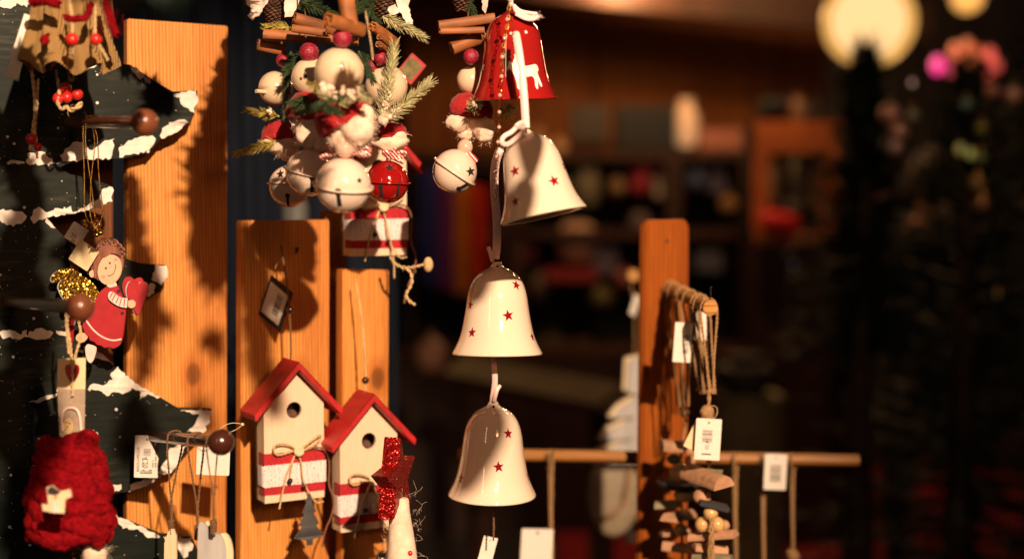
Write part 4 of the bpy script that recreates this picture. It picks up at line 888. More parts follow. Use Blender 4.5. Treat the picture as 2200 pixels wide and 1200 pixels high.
sprig(g, P(760,30,d+.06), P(800,-5,d+.06), 180, .012, NEED); sprig(g, P(770,110,d+.07), P(800,170,d+.07), 160, .011, NEED); sprig(g, P(690,225,d-.05), P(725,240,d-.055), 90, .009, NEED); fz2 = MB(); fz2.fuzz(P(760,278,d-.012), 40*S(d), 420, .009, .00009, sc=(1.1,.8,1)); fz2.fuzz(P(740,300,d-.012), 28*S(d), 160, .008, .00009); part('loose_fibres', fz2, FLEE, g)
# strand four, right
d = 1.465; g = thing('garland', 'right garland of the bunch ending in a glossy red jingle bell', 'garland', P(832, -80, d), GG)
gcord(g, [(832,-80),(832,60),(832,300),(834,352)], d+.004)
sprig(g, P(785,-5,d), P(812,45,d), 200, .010, NEED); pinecone(g, 825, 15, d, 22); leaf(g, [(846,-20),(884,-20),(878,15),(888,54),(872,48),(858,26)], d-.012, 5); leaf(g, [(832,18),(850,8),(858,28),(838,34)], d-.02, 6)
sprig(g, P(822,36,d-.02), P(905,78,d-.025), 190, .011, NEEDF, taper=.3); cstick(g, (800,58), (848,92), d-.035, 15, d, 20); cstick(g, (816,80), (842,104), d-.04, 9, d-.01); cstick(g, (814,96), (835,112), d-.04, 9, d-.01)
berry(g, 818, 125, d-.02, 15); berry(g, 798, 143, d-.01, 14); berry(g, 826, 112, d, 12); ball(g, 830, 185, d, 46)
sprig(g, P(822,262,d-.05), P(848,100,d-.045), 260, .0125, NEEDF, spread=60, taper=.25); sprig(g, P(826,262,d-.05), P(920,180,d-.05), 260, .0125, NEEDF, spread=60, taper=.25); frost(g, P(820,262,d-.052), P(862,232,d-.05), 40, .0035); frost(g, P(820,262,d-.052), P(838,190,d-.05), 26, .0028)
feltcap(g, 834, 282, d, 40, 11, 4, .6); fleece(g, [(836,304,38,22),(820,296,22,20),(852,296,22,22),(838,322,18,14)], d-.004, 12, 240)
bow(g, 845, 340, d-.01, .015, 12); jingle(g, 832, 391, d, 46, (.06, -.05, 1), ENAMR, [(8,-30,10,95,1)], [((-10,10),(-9,34),3.2),((28,4),(22,36),2.6)])
# strand five, apart on the right
d = 1.47; g = thing('garland', 'separate garland beside the red bell with one tilted white star bell', 'garland', P(1005, -80, d), GG)
gcord(g, [(1005,-80),(1006,60),(1004,300),(1000,340)], d+.004)
sprig(g, P(985,-25,d), P(1020,30,d), 160, .011, NEED); pinecone(g, 992, -2, d, 20); leaf(g, [(1035,-20),(1054,-20),(1050,8),(1044,30),(1036,20)], d-.02, 8)
cstick(g, (942,57), (1062,40), d-.02, 15, d-.01, 5); cstick(g, (945,68), (1040,66), d-.03, 10, d-.02); cstick(g, (970,105), (1040,78), d-.01, 18, d, 30)
berry(g, 1012, 122, d-.02, 17); ball(g, 1012, 172, d, 31); feltcap(g, 1012, 232, d, 46, 14, 8, .7); fleece(g, [(985,262,26,20),(1012,262,30,22),(1040,275,24,24),(1000,285,18,16),(1042,292,18,14)], d-.004, 15, 260)
sprig(g, P(1018,232,d-.03), P(1022,222,d-.05), 120, .010, NEEDF, spread=85, taper=.1); sprig(g, P(1085,246,d-.01), P(1093,236,d-.03), 120, .010, NEEDF, spread=85, taper=.1); frost(g, P(1020,226,d-.05), P(1022,222,d-.052), 8); 
pearl(g, 999, 316, d-.004, 17)
mb = MB(); mb.tube(smooth([P(990,318,d),P(992,330,d-.006),P(1002,334,d-.006),P(1010,326,d-.004)],2), .0034, 10); mb.tube(smooth([P(1004,332,d-.004),P(1014,336,d-.004),P(1022,346,d)],2), .0032, 10); part('striped_bow', mb, STRIPE, g)
jingle(g, 977, 368, d, 48, (.56, -.06, .83), ENAM, [(35,1,12,100,.85)], [((10,38),(28,28),3.2),((-44,6),(-42,-14),1.6)])
# ================================================================ rack on the right
PR = Plane(1430, 800, 1.80, 30)
rk = thing('display_rack', 'orange wooden post with a bamboo crossbar and a short dowel pointing forward', 'display rack', PR.at(1430, 1280))
part('post', MB().prism([(1386,488),(1389,478),(1397,473),(1470,471),(1479,476),(1482,487),(1478,1290),(1376,1290)], 0, .014, lambda u, v, t: PR.at(u, v)-PR.n*t), POSTW, rk, bevel=.003)
part('nail_head', MB().sphere(PR.at(1432,516)+PR.n*.0005, .0026, 14, (1,.3,1)), NAIL, rk)
part('crossbar', MB().tube([P(984,975,1.88), P(1400,981,1.86), P(1846,988,1.84)], 13*S(1.85), 20), DOWEL, rk, bevel=.001)
dwa, dwb = P(1437,617,1.79), P(1527,661,1.56)
part('dowel', MB().tube([dwa, dwb], 16*S(1.6), 22), DOWEL, rk, bevel=.0008)
part('nail', MB().tube([P(1527,640,1.565), P(1527,618,1.565)], .0009, 8).sphere(P(1527,617,1.565), .0018, 10, (1,1,.4)), NAIL, rk)
def dwp(t): return dwa.lerp(dwb, t)
def rackloop(par, t, y_end, x_end, r=.0014, w=14, mat=TWINE, name='cord'):
    q = dwp(t); d = (q-CAM).dot(FWD); R_ = 19*S(1.6)
    mb = MB(); e = P(x_end, y_end, d)
    mb.twine([e+Vector((-.002,0,0)), e.lerp(q+Vector((-R_, 0, 0)), .5), q+Vector((-R_, 0, -.004)), q+Vector((-R_*.7, 0, R_*.7)), q+Vector((0, 0, R_*1.05)), q+Vector((R_*.7, 0, R_*.7)), q+Vector((R_, 0, -.004)), e.lerp(q+Vector((R_, 0, 0)), .5), e+Vector((.002,0,0))], r)
    return part(name, mb, mat, par), d
def halflog(par, a, b, r, core=CREAM, bark=None, roll=0, mat=None):
    a, b = Vector(a), Vector(b); ax = (b-a).normalized(); rot = ax.to_track_quat('Z', 'Y').to_matrix() @ Matrix.Rotation(R(roll), 3, 'Z'); n = 20
    mb = MB(); v = []; f = []; st_ = 8
    for s_ in range(st_+1):
        q = a.lerp(b, s_/st_)
        for k in range(n+1):
            an_ = math.pi*k/n; w = 1+.08*noise.noise(Vector((s_*.7, k*.5, a.x*50))); v.append(q+rot @ Vector((math.cos(an_)*r*w, math.sin(an_)*r*w, 0)))
    m = n+1
    for s_ in range(st_):
        for k in range(n): f.append((s_*m+k, s_*m+k+1, (s_+1)*m+k+1, (s_+1)*m+k))
        f.append((s_*m+n, s_*m, (s_+1)*m, (s_+1)*m+n))
    f.append(tuple(range(m))[::-1]); f.append(tuple(st_*m+k for k in range(m))); mb.add(v, f)
    for s_, e in ((0, -1), (1, 1)): pass
    return part('driftwood_piece', mb, mat or DRIFT, par, angle=35)
DRIFT = plain('sanded_driftwood', (.42,.22,.12), .7, var=.35, sc=90, bmp=.3, stretch=(.3,1,1)); DRIFTG = plain('grey_driftwood', (.2,.17,.1), .8, var=.4, sc=90, bmp=.3, stretch=(.3,1,1)); BEADW = plain('varnished_wood_bead', (.6,.36,.14), .25, var=.15, sc=60, coat=.6); BARK = plain('black_bark_disc', (.02,.02,.022), .7)
def bead(par, x, y, d, rx, rz=None, mat=BEADW): return part('wooden_bead', MB().sphere(P(x,y,d), 1, 24, (rx*S(d), rx*S(d), (rz or rx)*S(d))), mat, par)
g = thing('driftwood_garland', 'rear driftwood and bead garland close to the orange post', 'garland', P(1465, 1200, 1.72), 'driftwood garlands on the rack')
for t, x in ((.05, 1464), (.17, 1460), (.36, 1470), (.41, 1476)): rackloop(g, t, 872, x, .0013)
mb = MB(); mb.twine([P(1466,865,1.72),P(1468,885,1.72),P(1474,900,1.72),P(1470,930,1.72),P(1462,960,1.72),P(1466,1200,1.72)], .002); mb.sphere(P(1469,884,1.72), .007, 12, fn=lambda q: 1+.2*noise.noise(q*5)); part('knotted_cord', mb, TWINE, g)
halflog(g, P(1420,962,1.70), P(1502,968,1.71), 19*S(1.7), roll=10); bead(g, 1448, 985, 1.70, 15, 12, DRIFTG); bead(g, 1484, 988, 1.70, 13, 12, DRIFT); bead(g, 1462, 1016, 1.68, 25, 22)
part('bark_disc', MB().lathe(P(1462,1040,1.70), [(0,-.003),(.024,-.003),(.026,0),(.024,.003),(0,.003)], 24, fn=lambda ph, z: 1+.15*math.sin(ph*3)), BARK, g); bead(g, 1470, 1063, 1.69, 23, 15)
halflog(g, P(1410,1090,1.72), P(1462,1086,1.71), 15*S(1.7), mat=DRIFTG); halflog(g, P(1480,1110,1.74), P(1436,1120,1.67), 19*S(1.7), roll=0); halflog(g, P(1428,1040,1.71), P(1490,1046,1.70), 12*S(1.7), mat=DRIFTG); halflog(g, P(1424,1175,1.71), P(1486,1182,1.70), 14*S(1.7), roll=15); bead(g, 1462, 1136, 1.69, 14, 13); halflog(g, P(1420,1150,1.71), P(1480,1146,1.72), 12*S(1.7))
g = thing('driftwood_garland', 'front driftwood and bead garland on the dowel tip with a barcode tag', 'garland', P(1525, 1200, 1.6), 'driftwood garlands on the rack')
for t, x in ((.55, 1508), (.74, 1521), (.80, 1533), (.96, 1528)): rackloop(g, t, 845, x, .0014)
mb = MB(); mb.twine([P(1522,838,1.6),P(1524,860,1.6),P(1520,885,1.6),P(1518,920,1.605),P(1524,990,1.605),P(1522,1200,1.605)], .0026); mb.sphere(P(1519,886,1.595), .0085, 14, fn=lambda q: 1+.25*noise.noise(q*5)); mb.twine([P(1529,1110,1.585),P(1528,1150,1.58),P(1530,1200,1.58),P(1530,1240,1.58)], .0035); part('knotted_cord', mb, TWINE, g)
mb = MB(); mb.tube(smooth([P(1518,880,1.59),P(1534,868,1.59),P(1543,880,1.59),P(1538,895,1.588),P(1522,908,1.585)],3), .0004, 6); part('thread', mb, TWINL, g)
halflog(g, P(1482,1020,1.63), P(1556,1048,1.57), 26*S(1.6), roll=8); bead(g, 1508, 1066, 1.6, 20, 17, DRIFT)
part('bark_disc', MB().box(P(1533,1084,1.59), [.034,.02,.006], E(0,14,0)), BARK, g, bevel=.001)
bead(g, 1527, 1101, 1.59, 16, 16); bead(g, 1509, 1126, 1.6, 16, 17); bead(g, 1541, 1126, 1.6, 16, 17)
halflog(g, P(1488,1004,1.62), P(1548,1008,1.60), 13*S(1.6), mat=DRIFTG, roll=170); bead(g, 1556, 1128, 1.61, 12, 12, DRIFT); halflog(g, P(1490,1178,1.61), P(1560,1184,1.62), 13*S(1.6), roll=12); halflog(g, P(1484,1158,1.62), P(1582,1152,1.59), 16*S(1.6), roll=4); halflog(g, P(1490,1198,1.62), P(1572,1204,1.60), 14*S(1.6), mat=DRIFTG)
s2 = S(1.6)
tagcard('barcode tag hanging in front of the driftwood garland', P(1521, 943, 1.575), 54*s2, 88*s2, 3, 0, bars=[(-.001, -.0165, .0105, .0014)]+barcode(-.001, -.003, .011, .011, 9, 2), text=[('4,20', .0058, .0012, -.0062, -90, True)])
tagcard('corner of a cream tag behind the driftwood barcode tag', P(1502, 940, 1.585), 46*s2, 60*s2, 26, 0, mat=PAPERC, hole=False)
tagcard('white tag hanging beside the orange post under the dowel', P(1467, 735, 1.64), 40*s2, 88*s2, 4, 8, bars=barcode(.004, -.012, .008, .006, 7, 5))
tagcard('slim grey tag half hidden behind the jute loops of the dowel', P(1507, 700, 1.67), 30*s2, 66*s2, 6, 20, hole=False)
s3 = S(1.85)
tagcard('small white tag hanging on the bamboo crossbar right of the post', P(1666, 1013, 1.82), 47*s3, 76*s3, 2, 0, bars=barcode(0, -.012, .01, .014, 12, 6))
tagcard('pale card hanging under the crossbar left of the post', P(1153, 1178, 1.83), 68*s3, 86*s3, 3, 8)
for x, y1, lb in ((1184,1210,'jute string on the crossbar beside the pale card'),(1183,1,''),(1580,1200,'jute string on the crossbar just right of the driftwood'),(1640,1215,'jute string left of the small white tag on the crossbar'),(1703,1200,'jute string right of the small white tag on the crossbar')):
    if not lb: continue
    mb = MB(); q = 981+(x-1400)*.016
    mb.twine([P(x-4,1020,1.85),P(x-4,q,1.83),P(x,q-14,1.84),P(x+5,q,1.86),P(x+2,1030,1.85),P(x+1,(1030+y1)/2,1.85),P(x+3,y1,1.85),P(x+3,y1+60,1.85)], .0020); mb.twine([P(x-4,1015,1.85),P(x-2,(1030+y1)/2,1.85),P(x,y1,1.85)], .0016)
    if x == 1703: mb.sphere(P(1704,1192,1.84), .009, 12, fn=lambda q_: 1+.3*noise.noise(q_*5))
    o = part('jute_string', mb, TWINE, None); tag(o, lb, 'twine', 'jute strings on the bamboo crossbar')
# white wooden trees and knob left of the post
wt = thing('wooden_fir', 'pale grey wooden fir tree with edges painted cream as if lit left of the orange post', 'wooden tree', P(1370, 966, 2.3))
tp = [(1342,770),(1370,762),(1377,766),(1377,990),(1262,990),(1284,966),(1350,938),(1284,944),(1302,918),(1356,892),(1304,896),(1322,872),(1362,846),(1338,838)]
part('face', MB().prism([(min(x+9, 1381), y+3) for x, y in tp], -.004, .004, lambda u, v, t: P(u, v, 2.30)+Vector((0,t,0))), GREYW, wt, bevel=.001); part('painted_lit_edge', MB().prism(tp, .003, .02, lambda u, v, t: P(u, v, 2.305)+Vector((0,t,0))), CREAM, wt, bevel=.001)  # cream edge carries the light in its colour
kb = thing('round_knob_peg', 'small blurred round knob with a hanging string left of the orange post', 'peg', P(1363, 592, 2.3)); part('knob', MB().lathe(P(1359,592,2.3), [(0,.012),(.008,.012),(.012,.007),(.012,-.007),(.009,-.012),(0,-.013)], 24, rot=Matrix.Rotation(R(90),3,'X')), DOWEL, kb); part('stem', MB().tube([P(1361,592,2.3), P(1405,598,2.36)], .006, 12), DOWEL, kb)
part('string', MB().twine([P(1352,600,2.3),P(1362,640,2.3),P(1364,700,2.3),P(1364,765,2.3)], .0012), TWINE, kb)
tagcard('tiny white tag under the round knob', P(1364, 655, 2.29), 24*s3, 56*s3, 22, 40, hole=False)
ov = thing('ceramic_heart', 'blurred pale oval ceramic pendant with twine below the crossbar', 'pendant', P(1318, 1150, 2.35)); part('body', MB().sphere(P(1318,1060,2.35), 1, 32, (58*S(2.35), 12*S(2.35), 92*S(2.35))), plain('pale_stoneware', (.30,.23,.15), .5, var=.15), ov)
part('twine_trim', MB().twine([P(1352,985,2.33),P(1350,1040,2.32),P(1340,1090,2.32),P(1300,1110,2.32),P(1290,1120,2.32)], .003), TWINE, ov)
sr = MB(); sr.prism([(1356+x, 1152-y) for x, y in star2(22, 9, 5)], 0, .006, lambda u, v, t: P(u, v, 2.1)+Vector((0,t,0))); tag(part('wooden_star', sr, GREYW, None), 'small grey wooden star at the lower left side of the post', 'star')
# ================================================================ ground, far market
def G_(px, D, z=0.0): return Vector(((px-1100)/F*D, D, z))          # a spot on the ground seen in column px
def Zf(py, D): return P(1100, py, D).z
m, nt, b = nodes('wet_paving'); v = coords(nt, (1,1,1)); br = N(nt, 'ShaderNodeTexBrick', Scale=3); nt.links.new(v, br.inputs[0]); br.inputs['Color1'].default_value = (.05,.045,.045,1); br.inputs['Color2'].default_value = (.03,.03,.032,1); br.inputs['Mortar'].default_value = (.012,.012,.012,1)
nt.links.new(br.outputs[0], b.inputs['Base Color']); b.inputs['Roughness'].default_value = .45
mb = MB(); mb.add([(-40,-15,0),(40,-15,0),(40,60,0),(-40,60,0)], [(0,1,2,3)]); struct(part('ground', mb, MAT['wet_paving'], None))
CARP = plain('red_carpet_pile', (.28,.008,.014), .95, var=.35, sc=40, bmp=.4, bd=.004)
mb = MB(); mb.box((1.9, 6.2, .006), [3.4, 5.6, .012]); tag(part('red_carpet', mb, CARP, None), 'dark red carpet laid on the paving between the stalls', 'carpet')
# navy stall curtain behind the boards
NAVYC = plain('navy_canvas', (.001,.006,.019), .9, var=.3, sc=30, bmp=.2)
mb = MB(); n = 120; v = []; f = []
for k in range(n+1):
    px = -260+1110*k/n; q = P(px, 600, 2.75); off = .022*math.sin(k*.55)+.012*math.sin(k*1.3+1)
    v += [(q.x, 2.75+off, 3.2), (q.x, 2.75+off*1.6, .02), (q.x, 2.756+off*1.6, .02), (q.x, 2.756+off, 3.2)]
for k in range(n):
    for j in range(4): f.append((4*k+j, 4*k+(j+1) % 4, 4*k+4+(j+1) % 4, 4*k+4+j))
mb.add(v, f); tag(part('stall_curtain', mb, NAVYC, None), 'dark navy canvas curtain hanging behind the pine boards', 'curtain')
mb = MB(); mb.lathe(P(634,470,2.3), [(0,.06),(.008,.06),(.010,.04),(.02,.025),(.023,-.03),(.02,-.08),(0,-.08)], 24); tag(part('stoneware_bottle', mb, plain('grey_stoneware', (.12,.12,.11), .5), None), 'blurred grey bottle seen above the lower pine board', 'bottle')
# far chalet
CH = 7.0
WARM = wood('warm_chalet_planks', (.10,.03,.008), (.24,.085,.018), (.34,.13,.03), 14, .7, .2, 'Z', False); DARKW = plain('dark_stained_timber', (.045,.016,.007), .6, var=.4, sc=8, stretch=(1,1,.2)); ORW = plain('orange_shelf_wood', (.5,.14,.03), .5, var=.3, sc=8)
ch = thing('market_chalet', 'timber market stall in the far background with lit brown plank wall', 'market stall', G_(1300, CH))
x0, x1 = G_(860, CH).x, G_(1800, CH).x
mb = MB(); n = 22
for k in range(n): w = (x1-x0)/n; mb.box((x0+w*(k+.5), CH+.35+.004*(k % 2), 1.7), [w-.008, .03, 3.4])
part('plank_wall', mb, WARM, ch)
mb = MB(); mb.box(((x0+x1)/2, CH+.1, Zf(336,CH)), [x1-x0, .5, .04]); part('shelf', mb, DARKW, ch)
mb = MB(); mb.box(((x0+x1)/2, CH+.1, Zf(500,CH)), [x1-x0, .5, .04]); part('shelf', mb, DARKW, ch)
mb = MB(); mb.box(((x0+x1)/2, CH+.28, (Zf(345,CH))/2), [x1-x0-.02, .04, Zf(345,CH)]); part('dark_backing', mb, plain('dark_backing_cloth', (.012,.012,.012), .9), ch)
for px in (1110, 1440, 1595, 1790): part('upright', MB().box((G_(px,CH).x, CH-.12, Zf(345,CH)/2), [.07,.06,Zf(345,CH)]), DARKW, ch)
mb = MB(); mb.prism([(x0-.3, 2.55), (x1+.3, 2.25), (x1+.3, 2.42), (x0-.3, 2.75)], -.5, -.42, lambda u, v, t: Vector((u, CH+t, v))); part('fascia_beam', mb, DARKW, ch)
mb = MB(); mb.add([(x0-.4,CH-.7,2.62),(x1+.4,CH-.7,2.62),(x1+.4,CH+.6,3.2),(x0-.4,CH+.6,3.2),(x0-.4,CH-.7,2.68),(x1+.4,CH-.7,2.68),(x1+.4,CH+.6,3.26),(x0-.4,CH+.6,3.26)], [(0,1,2,3),(4,5,6,7),(0,1,5,4),(1,2,6,5),(2,3,7,6),(3,0,4,7)]); part('roof', mb, DARKW, ch)
part('counter', MB().box(((x0+x1)/2, CH-.28, .42), [x1-x0, .5, .84]), DARKW, ch)
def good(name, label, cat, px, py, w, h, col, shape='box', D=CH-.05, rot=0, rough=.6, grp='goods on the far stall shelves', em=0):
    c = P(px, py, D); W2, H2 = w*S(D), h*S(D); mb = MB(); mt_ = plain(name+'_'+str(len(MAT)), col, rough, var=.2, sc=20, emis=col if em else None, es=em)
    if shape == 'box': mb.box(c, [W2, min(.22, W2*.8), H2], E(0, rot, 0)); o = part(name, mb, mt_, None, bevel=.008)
    elif shape == 'jar': mb.lathe(c, [(0,-H2/2),(W2*.36,-H2/2),(W2*.5,-H2*.3),(W2*.5,H2*.15),(W2*.3,H2*.32),(W2*.28,H2*.42),(W2*.34,H2*.5),(0,H2*.5)], 28, rot=E(0,rot,0)); o = part(name, mb, mt_, None)
    elif shape == 'ball': mb.sphere(c, W2/2, 24, (1,1,h/w)); mb.lathe(c+Vector((0,0,H2*.5)), [(0,.015),(.012,.015),(.014,-.004)], 12); o = part(name, mb, mt_, None)
    elif shape == 'cush': mb.sphere(c, 1, 24, (W2/2, .05, H2/2), fn=lambda q: 1+.15*(abs(q.x*q.z))*2, rot=E(0,rot,0)); o = part(name, mb, mt_, None)
    elif shape == 'cloth':
        n_ = 24; v_ = []
        for k in range(n_+1):
            xx = c.x-W2/2+W2*k/n_; v_ += [(xx, c.y+.02*math.sin(k*.9), c.z+H2/2), (xx, c.y+.035*math.sin(k*.9), c.z-H2/2), (xx, c.y+.01+.035*math.sin(k*.9), c.z-H2/2), (xx, c.y+.01+.02*math.sin(k*.9), c.z+H2/2)]
        mb.add(v_, [(4*k+j, 4*k+(j+1) % 4, 4*k+4+(j+1) % 4, 4*k+4+j) for k in range(n_) for j in range(4)]); o = part(name, mb, mt_, None)
    return tag(o, label, cat, grp)
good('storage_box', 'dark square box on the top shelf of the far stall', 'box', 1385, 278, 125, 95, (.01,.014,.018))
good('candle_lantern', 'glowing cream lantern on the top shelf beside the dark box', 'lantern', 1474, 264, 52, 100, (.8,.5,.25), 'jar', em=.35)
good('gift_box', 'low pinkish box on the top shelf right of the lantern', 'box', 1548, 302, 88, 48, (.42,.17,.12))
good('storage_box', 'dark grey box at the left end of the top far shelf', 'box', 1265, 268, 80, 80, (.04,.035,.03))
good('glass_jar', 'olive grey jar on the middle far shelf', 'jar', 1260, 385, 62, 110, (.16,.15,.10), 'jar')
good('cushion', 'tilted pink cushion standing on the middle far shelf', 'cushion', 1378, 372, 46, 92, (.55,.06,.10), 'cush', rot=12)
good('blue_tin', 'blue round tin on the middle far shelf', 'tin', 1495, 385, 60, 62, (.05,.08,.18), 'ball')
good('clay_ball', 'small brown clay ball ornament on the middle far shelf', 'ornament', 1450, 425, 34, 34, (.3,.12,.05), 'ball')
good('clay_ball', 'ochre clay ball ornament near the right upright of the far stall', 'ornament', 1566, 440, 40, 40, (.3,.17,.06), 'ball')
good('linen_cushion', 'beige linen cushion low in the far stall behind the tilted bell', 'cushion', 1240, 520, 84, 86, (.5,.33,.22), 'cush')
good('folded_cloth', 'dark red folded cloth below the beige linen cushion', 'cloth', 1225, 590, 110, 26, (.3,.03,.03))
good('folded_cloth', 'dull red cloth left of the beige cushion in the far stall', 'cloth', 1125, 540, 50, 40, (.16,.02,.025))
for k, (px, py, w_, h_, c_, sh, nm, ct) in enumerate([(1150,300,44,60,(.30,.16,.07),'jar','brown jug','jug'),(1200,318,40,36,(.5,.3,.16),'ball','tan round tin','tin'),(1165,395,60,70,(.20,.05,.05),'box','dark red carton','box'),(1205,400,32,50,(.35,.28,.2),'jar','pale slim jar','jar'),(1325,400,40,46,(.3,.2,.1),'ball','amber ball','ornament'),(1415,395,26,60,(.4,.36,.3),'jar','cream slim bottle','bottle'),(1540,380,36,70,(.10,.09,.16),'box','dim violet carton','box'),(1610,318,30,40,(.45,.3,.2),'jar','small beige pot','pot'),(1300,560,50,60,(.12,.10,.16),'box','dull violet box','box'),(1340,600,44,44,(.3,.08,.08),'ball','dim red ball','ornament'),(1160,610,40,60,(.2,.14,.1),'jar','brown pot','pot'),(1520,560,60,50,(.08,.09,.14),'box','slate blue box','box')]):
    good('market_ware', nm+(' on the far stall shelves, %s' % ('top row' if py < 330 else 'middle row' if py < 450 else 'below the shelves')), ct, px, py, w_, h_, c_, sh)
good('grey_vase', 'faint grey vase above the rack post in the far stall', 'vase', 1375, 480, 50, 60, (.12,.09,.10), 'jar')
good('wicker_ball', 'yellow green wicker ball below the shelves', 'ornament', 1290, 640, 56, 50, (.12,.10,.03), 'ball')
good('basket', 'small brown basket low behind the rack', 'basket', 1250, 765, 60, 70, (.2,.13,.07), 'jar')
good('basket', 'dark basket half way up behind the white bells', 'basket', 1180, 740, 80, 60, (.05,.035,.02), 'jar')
for k, (px, w, c_, nm) in enumerate([(922,42,(.06,.08,.40),'dark blue'),(958,36,(.30,.06,.36),'purple'),(992,38,(.8,.33,.03),'orange brown'),(1026,36,(.75,.06,.02),'rust red')]):
    good('hanging_scarf', nm+' scarf hanging among the striped scarves', 'scarf', px, 490+10*k, w, 240, c_, 'cloth', D=6.65, grp='scarves hanging in a row')
# scarf rail
rl = MB(); rl.tube([P(880,362,6.65), P(1070,362,6.65)], .012, 12); rl.tube([P(880,362,6.65), Vector((P(880,362,6.65).x, P(880,362,6.65).y, 0))], .014, 12); rl.tube([P(1070,362,6.65), Vector((P(1070,362,6.65).x, P(1070,362,6.65).y, 0))], .014, 12); tag(part('scarf_rail', rl, DARKW, None), 'dark rail on two poles carrying the coloured scarves', 'rail')
# orange cupboard frame
D = 6.2; cf = thing('open_cupboard', 'orange wooden open cupboard frame with pottery inside', 'cupboard', G_(1705, D)); X = lambda px: P(px, 600, D).x
mb = MB()
for a, b_, t_, u_ in ((1618,1650,262,520),(1768,1800,262,520),(1618,1800,262,330),(1618,1800,500,520)):
    mb = MB(); mb.box(((X(a)+X(b_))/2, D-(.002 if b_-a < 60 else 0), (Zf(t_,D)+Zf(u_,D))/2), [X(b_)-X(a), .05, Zf(t_,D)-Zf(u_,D)]); part('frame', mb, ORW, cf, bevel=.004)
part('back_panel', MB().box(((X(1618)+X(1800))/2, D+.25, (Zf(262,D)+Zf(520,D))/2), [X(1800)-X(1618), .03, Zf(262,D)-Zf(520,D)]), plain('dark_cupboard_inside', (.015,.012,.01), .8), cf)
mb = MB(); mb.box(((X(1630)+X(1790))/2, D+.12, Zf(525,D)/2), [X(1790)-X(1630), .2, Zf(525,D)]); part('base', mb, DARKW, cf)
for px, py, w, h, c_, l in ((1668,390,32,90,(.22,.17,.12),'pale left'),(1712,380,34,110,(.16,.17,.13),'tall green grey'),(1752,400,32,90,(.2,.14,.09),'tan right'),(1705,450,44,60,(.05,.06,.05),'low dark')): good('pottery_vase', l+' vase inside the orange cupboard', 'vase', px, py, w, h, c_, 'jar', D=D+.1, grp='vases in the orange cupboard')
good('red_cloth', 'bright red cloth heap at the foot of the orange cupboard', 'cloth', 1676, 478, 88, 46, (.6,.01,.02), 'cush', D=D-.1, rot=12, grp=None)
for px, py, w, h, c_, l in ((1658,232,62,52,(.012,.016,.018),'black'),(1715,238,34,66,(.26,.15,.09),'tan narrow'),(1752,240,30,60,(.02,.02,.02),'dark slim')): good('tin_can', l+' container on top of the orange cupboard', 'container', px, py, w, h, c_, 'jar', D=D, grp='containers on the cupboard')
# bench, draped table
bn = thing('wooden_bench', 'long pale plank bench behind the white bells', 'bench', G_(1150, 4.6)); mb = MB(); a, b_ = P(1000,795,4.9), P(1330,862,4.3)
mb.tube([a, b_], .055, 4, flat=1.8); part('plank_seat', mb, plain('weathered_bench_wood', (.24,.18,.09), .6, sc=8), bn)
for q in (a.lerp(b_, .1), a.lerp(b_, .9)): part('leg', MB().tube([q, Vector((q.x, q.y, 0))], .04, 4), DARKW, bn)
good('cloth_bundle', 'brown cloth bundle on the left end of the bench', 'bundle', 925, 762, 70, 80, (.22,.09,.045), 'ball', D=4.8, grp=None)
OLIVE = plain('olive_canvas', (.30,.27,.15), .9, var=.3, sc=10, bmp=.3, bd=.01)
tb_ = thing('draped_table', 'small round table under a hanging olive cloth behind the crossbar', 'table', G_(1615, 4.9)); c = G_(1615, 4.9); tz = Zf(845, 4.9)
mb = MB(); mb.lathe(c, [(0,tz),(.10,tz),(.115,tz-.01),(.12,tz-.1),(.128,tz*.5),(.13,.28)], 90, fn=lambda ph, z: 1+.09*(1-z/tz)*math.sin(ph*11)); part('tablecloth', mb, OLIVE, tb_); mb = MB(); mb.lathe(c, [(.03,.3),(.03,.05),(.11,.0)], 16); part('pedestal', mb, DARKW, tb_)
good('wrapped_pot', 'dark pot standing on the olive draped table', 'pot', 1600, 800, 120, 80, (.03,.03,.03), 'jar', D=4.9, grp=None)
# lamps
def globe(px, py, D, r, es, label, col):
    o = thing('globe_lamp', label, 'lamp', P(px, py, D), 'lit lamps above the market'); c = P(px, py, D); k = r*S(D)
    m, nt, b = nodes('lit_glass_'+str(px)); b.inputs['Base Color'].default_value = (.12,.09,.05,1); b.inputs['Emission Color'].default_value = (*col, 1); b.inputs['Emission Strength'].default_value = es; b.inputs['Roughness'].default_value = .3
    gl_ = part('glass_globe', MB().sphere(c, k, 48), m, o); b.inputs['Alpha'].default_value = .5; b.inputs['Emission Color'].default_value = (1,.5,.12,1); m2, nt2, b2 = nodes('lit_bulb_'+str(px)); b2.inputs['Base Color'].default_value = (.1,.08,.05,1); b2.inputs['Emission Color'].default_value = (*col,1); b2.inputs['Emission Strength'].default_value = es*1.35; part('inner_bulb', MB().sphere(c, k*.78, 32), m2, gl_); part('cap', MB().lathe(c+Vector((0,0,k)), [(0,.05),(.03,.05),(.06,.01),(.065,-.02)], 24), DARKW, o); part('cable', MB().tube([c+Vector((0,0,k+.04)), c+Vector((0,0,k+1.2))], .006, 8), DARKW, o); return o
globe(1867, 46, 4.4, 100, 1.05, 'large round glowing globe lamp above the market lane', (1, .70, .38))
globe(2078, -6, 6.5, 34, 1.2, 'smaller orange lit lamp at the upper right corner', (1, .36, .07))
# fairy lights and baubles
def fl(px, py, D, r, es, col, label):
    o = thing('fairy_light', label, 'light bulb', P(px,py,D), 'coloured fairy lights'); m, nt, b = nodes('bulb_'+str(len(MAT))); b.inputs['Emission Color'].default_value = (*col,1); b.inputs['Emission Strength'].default_value = es
    c = P(px, py, D); part('bulb', MB().sphere(c, r*S(D), 16, (1,1,1.4)), m, o); part('socket', MB().lathe(c+Vector((0,0,r*S(D)*1.3)), [(0,.02),(.006,.02),(.007,0)], 10), DARKW, o)
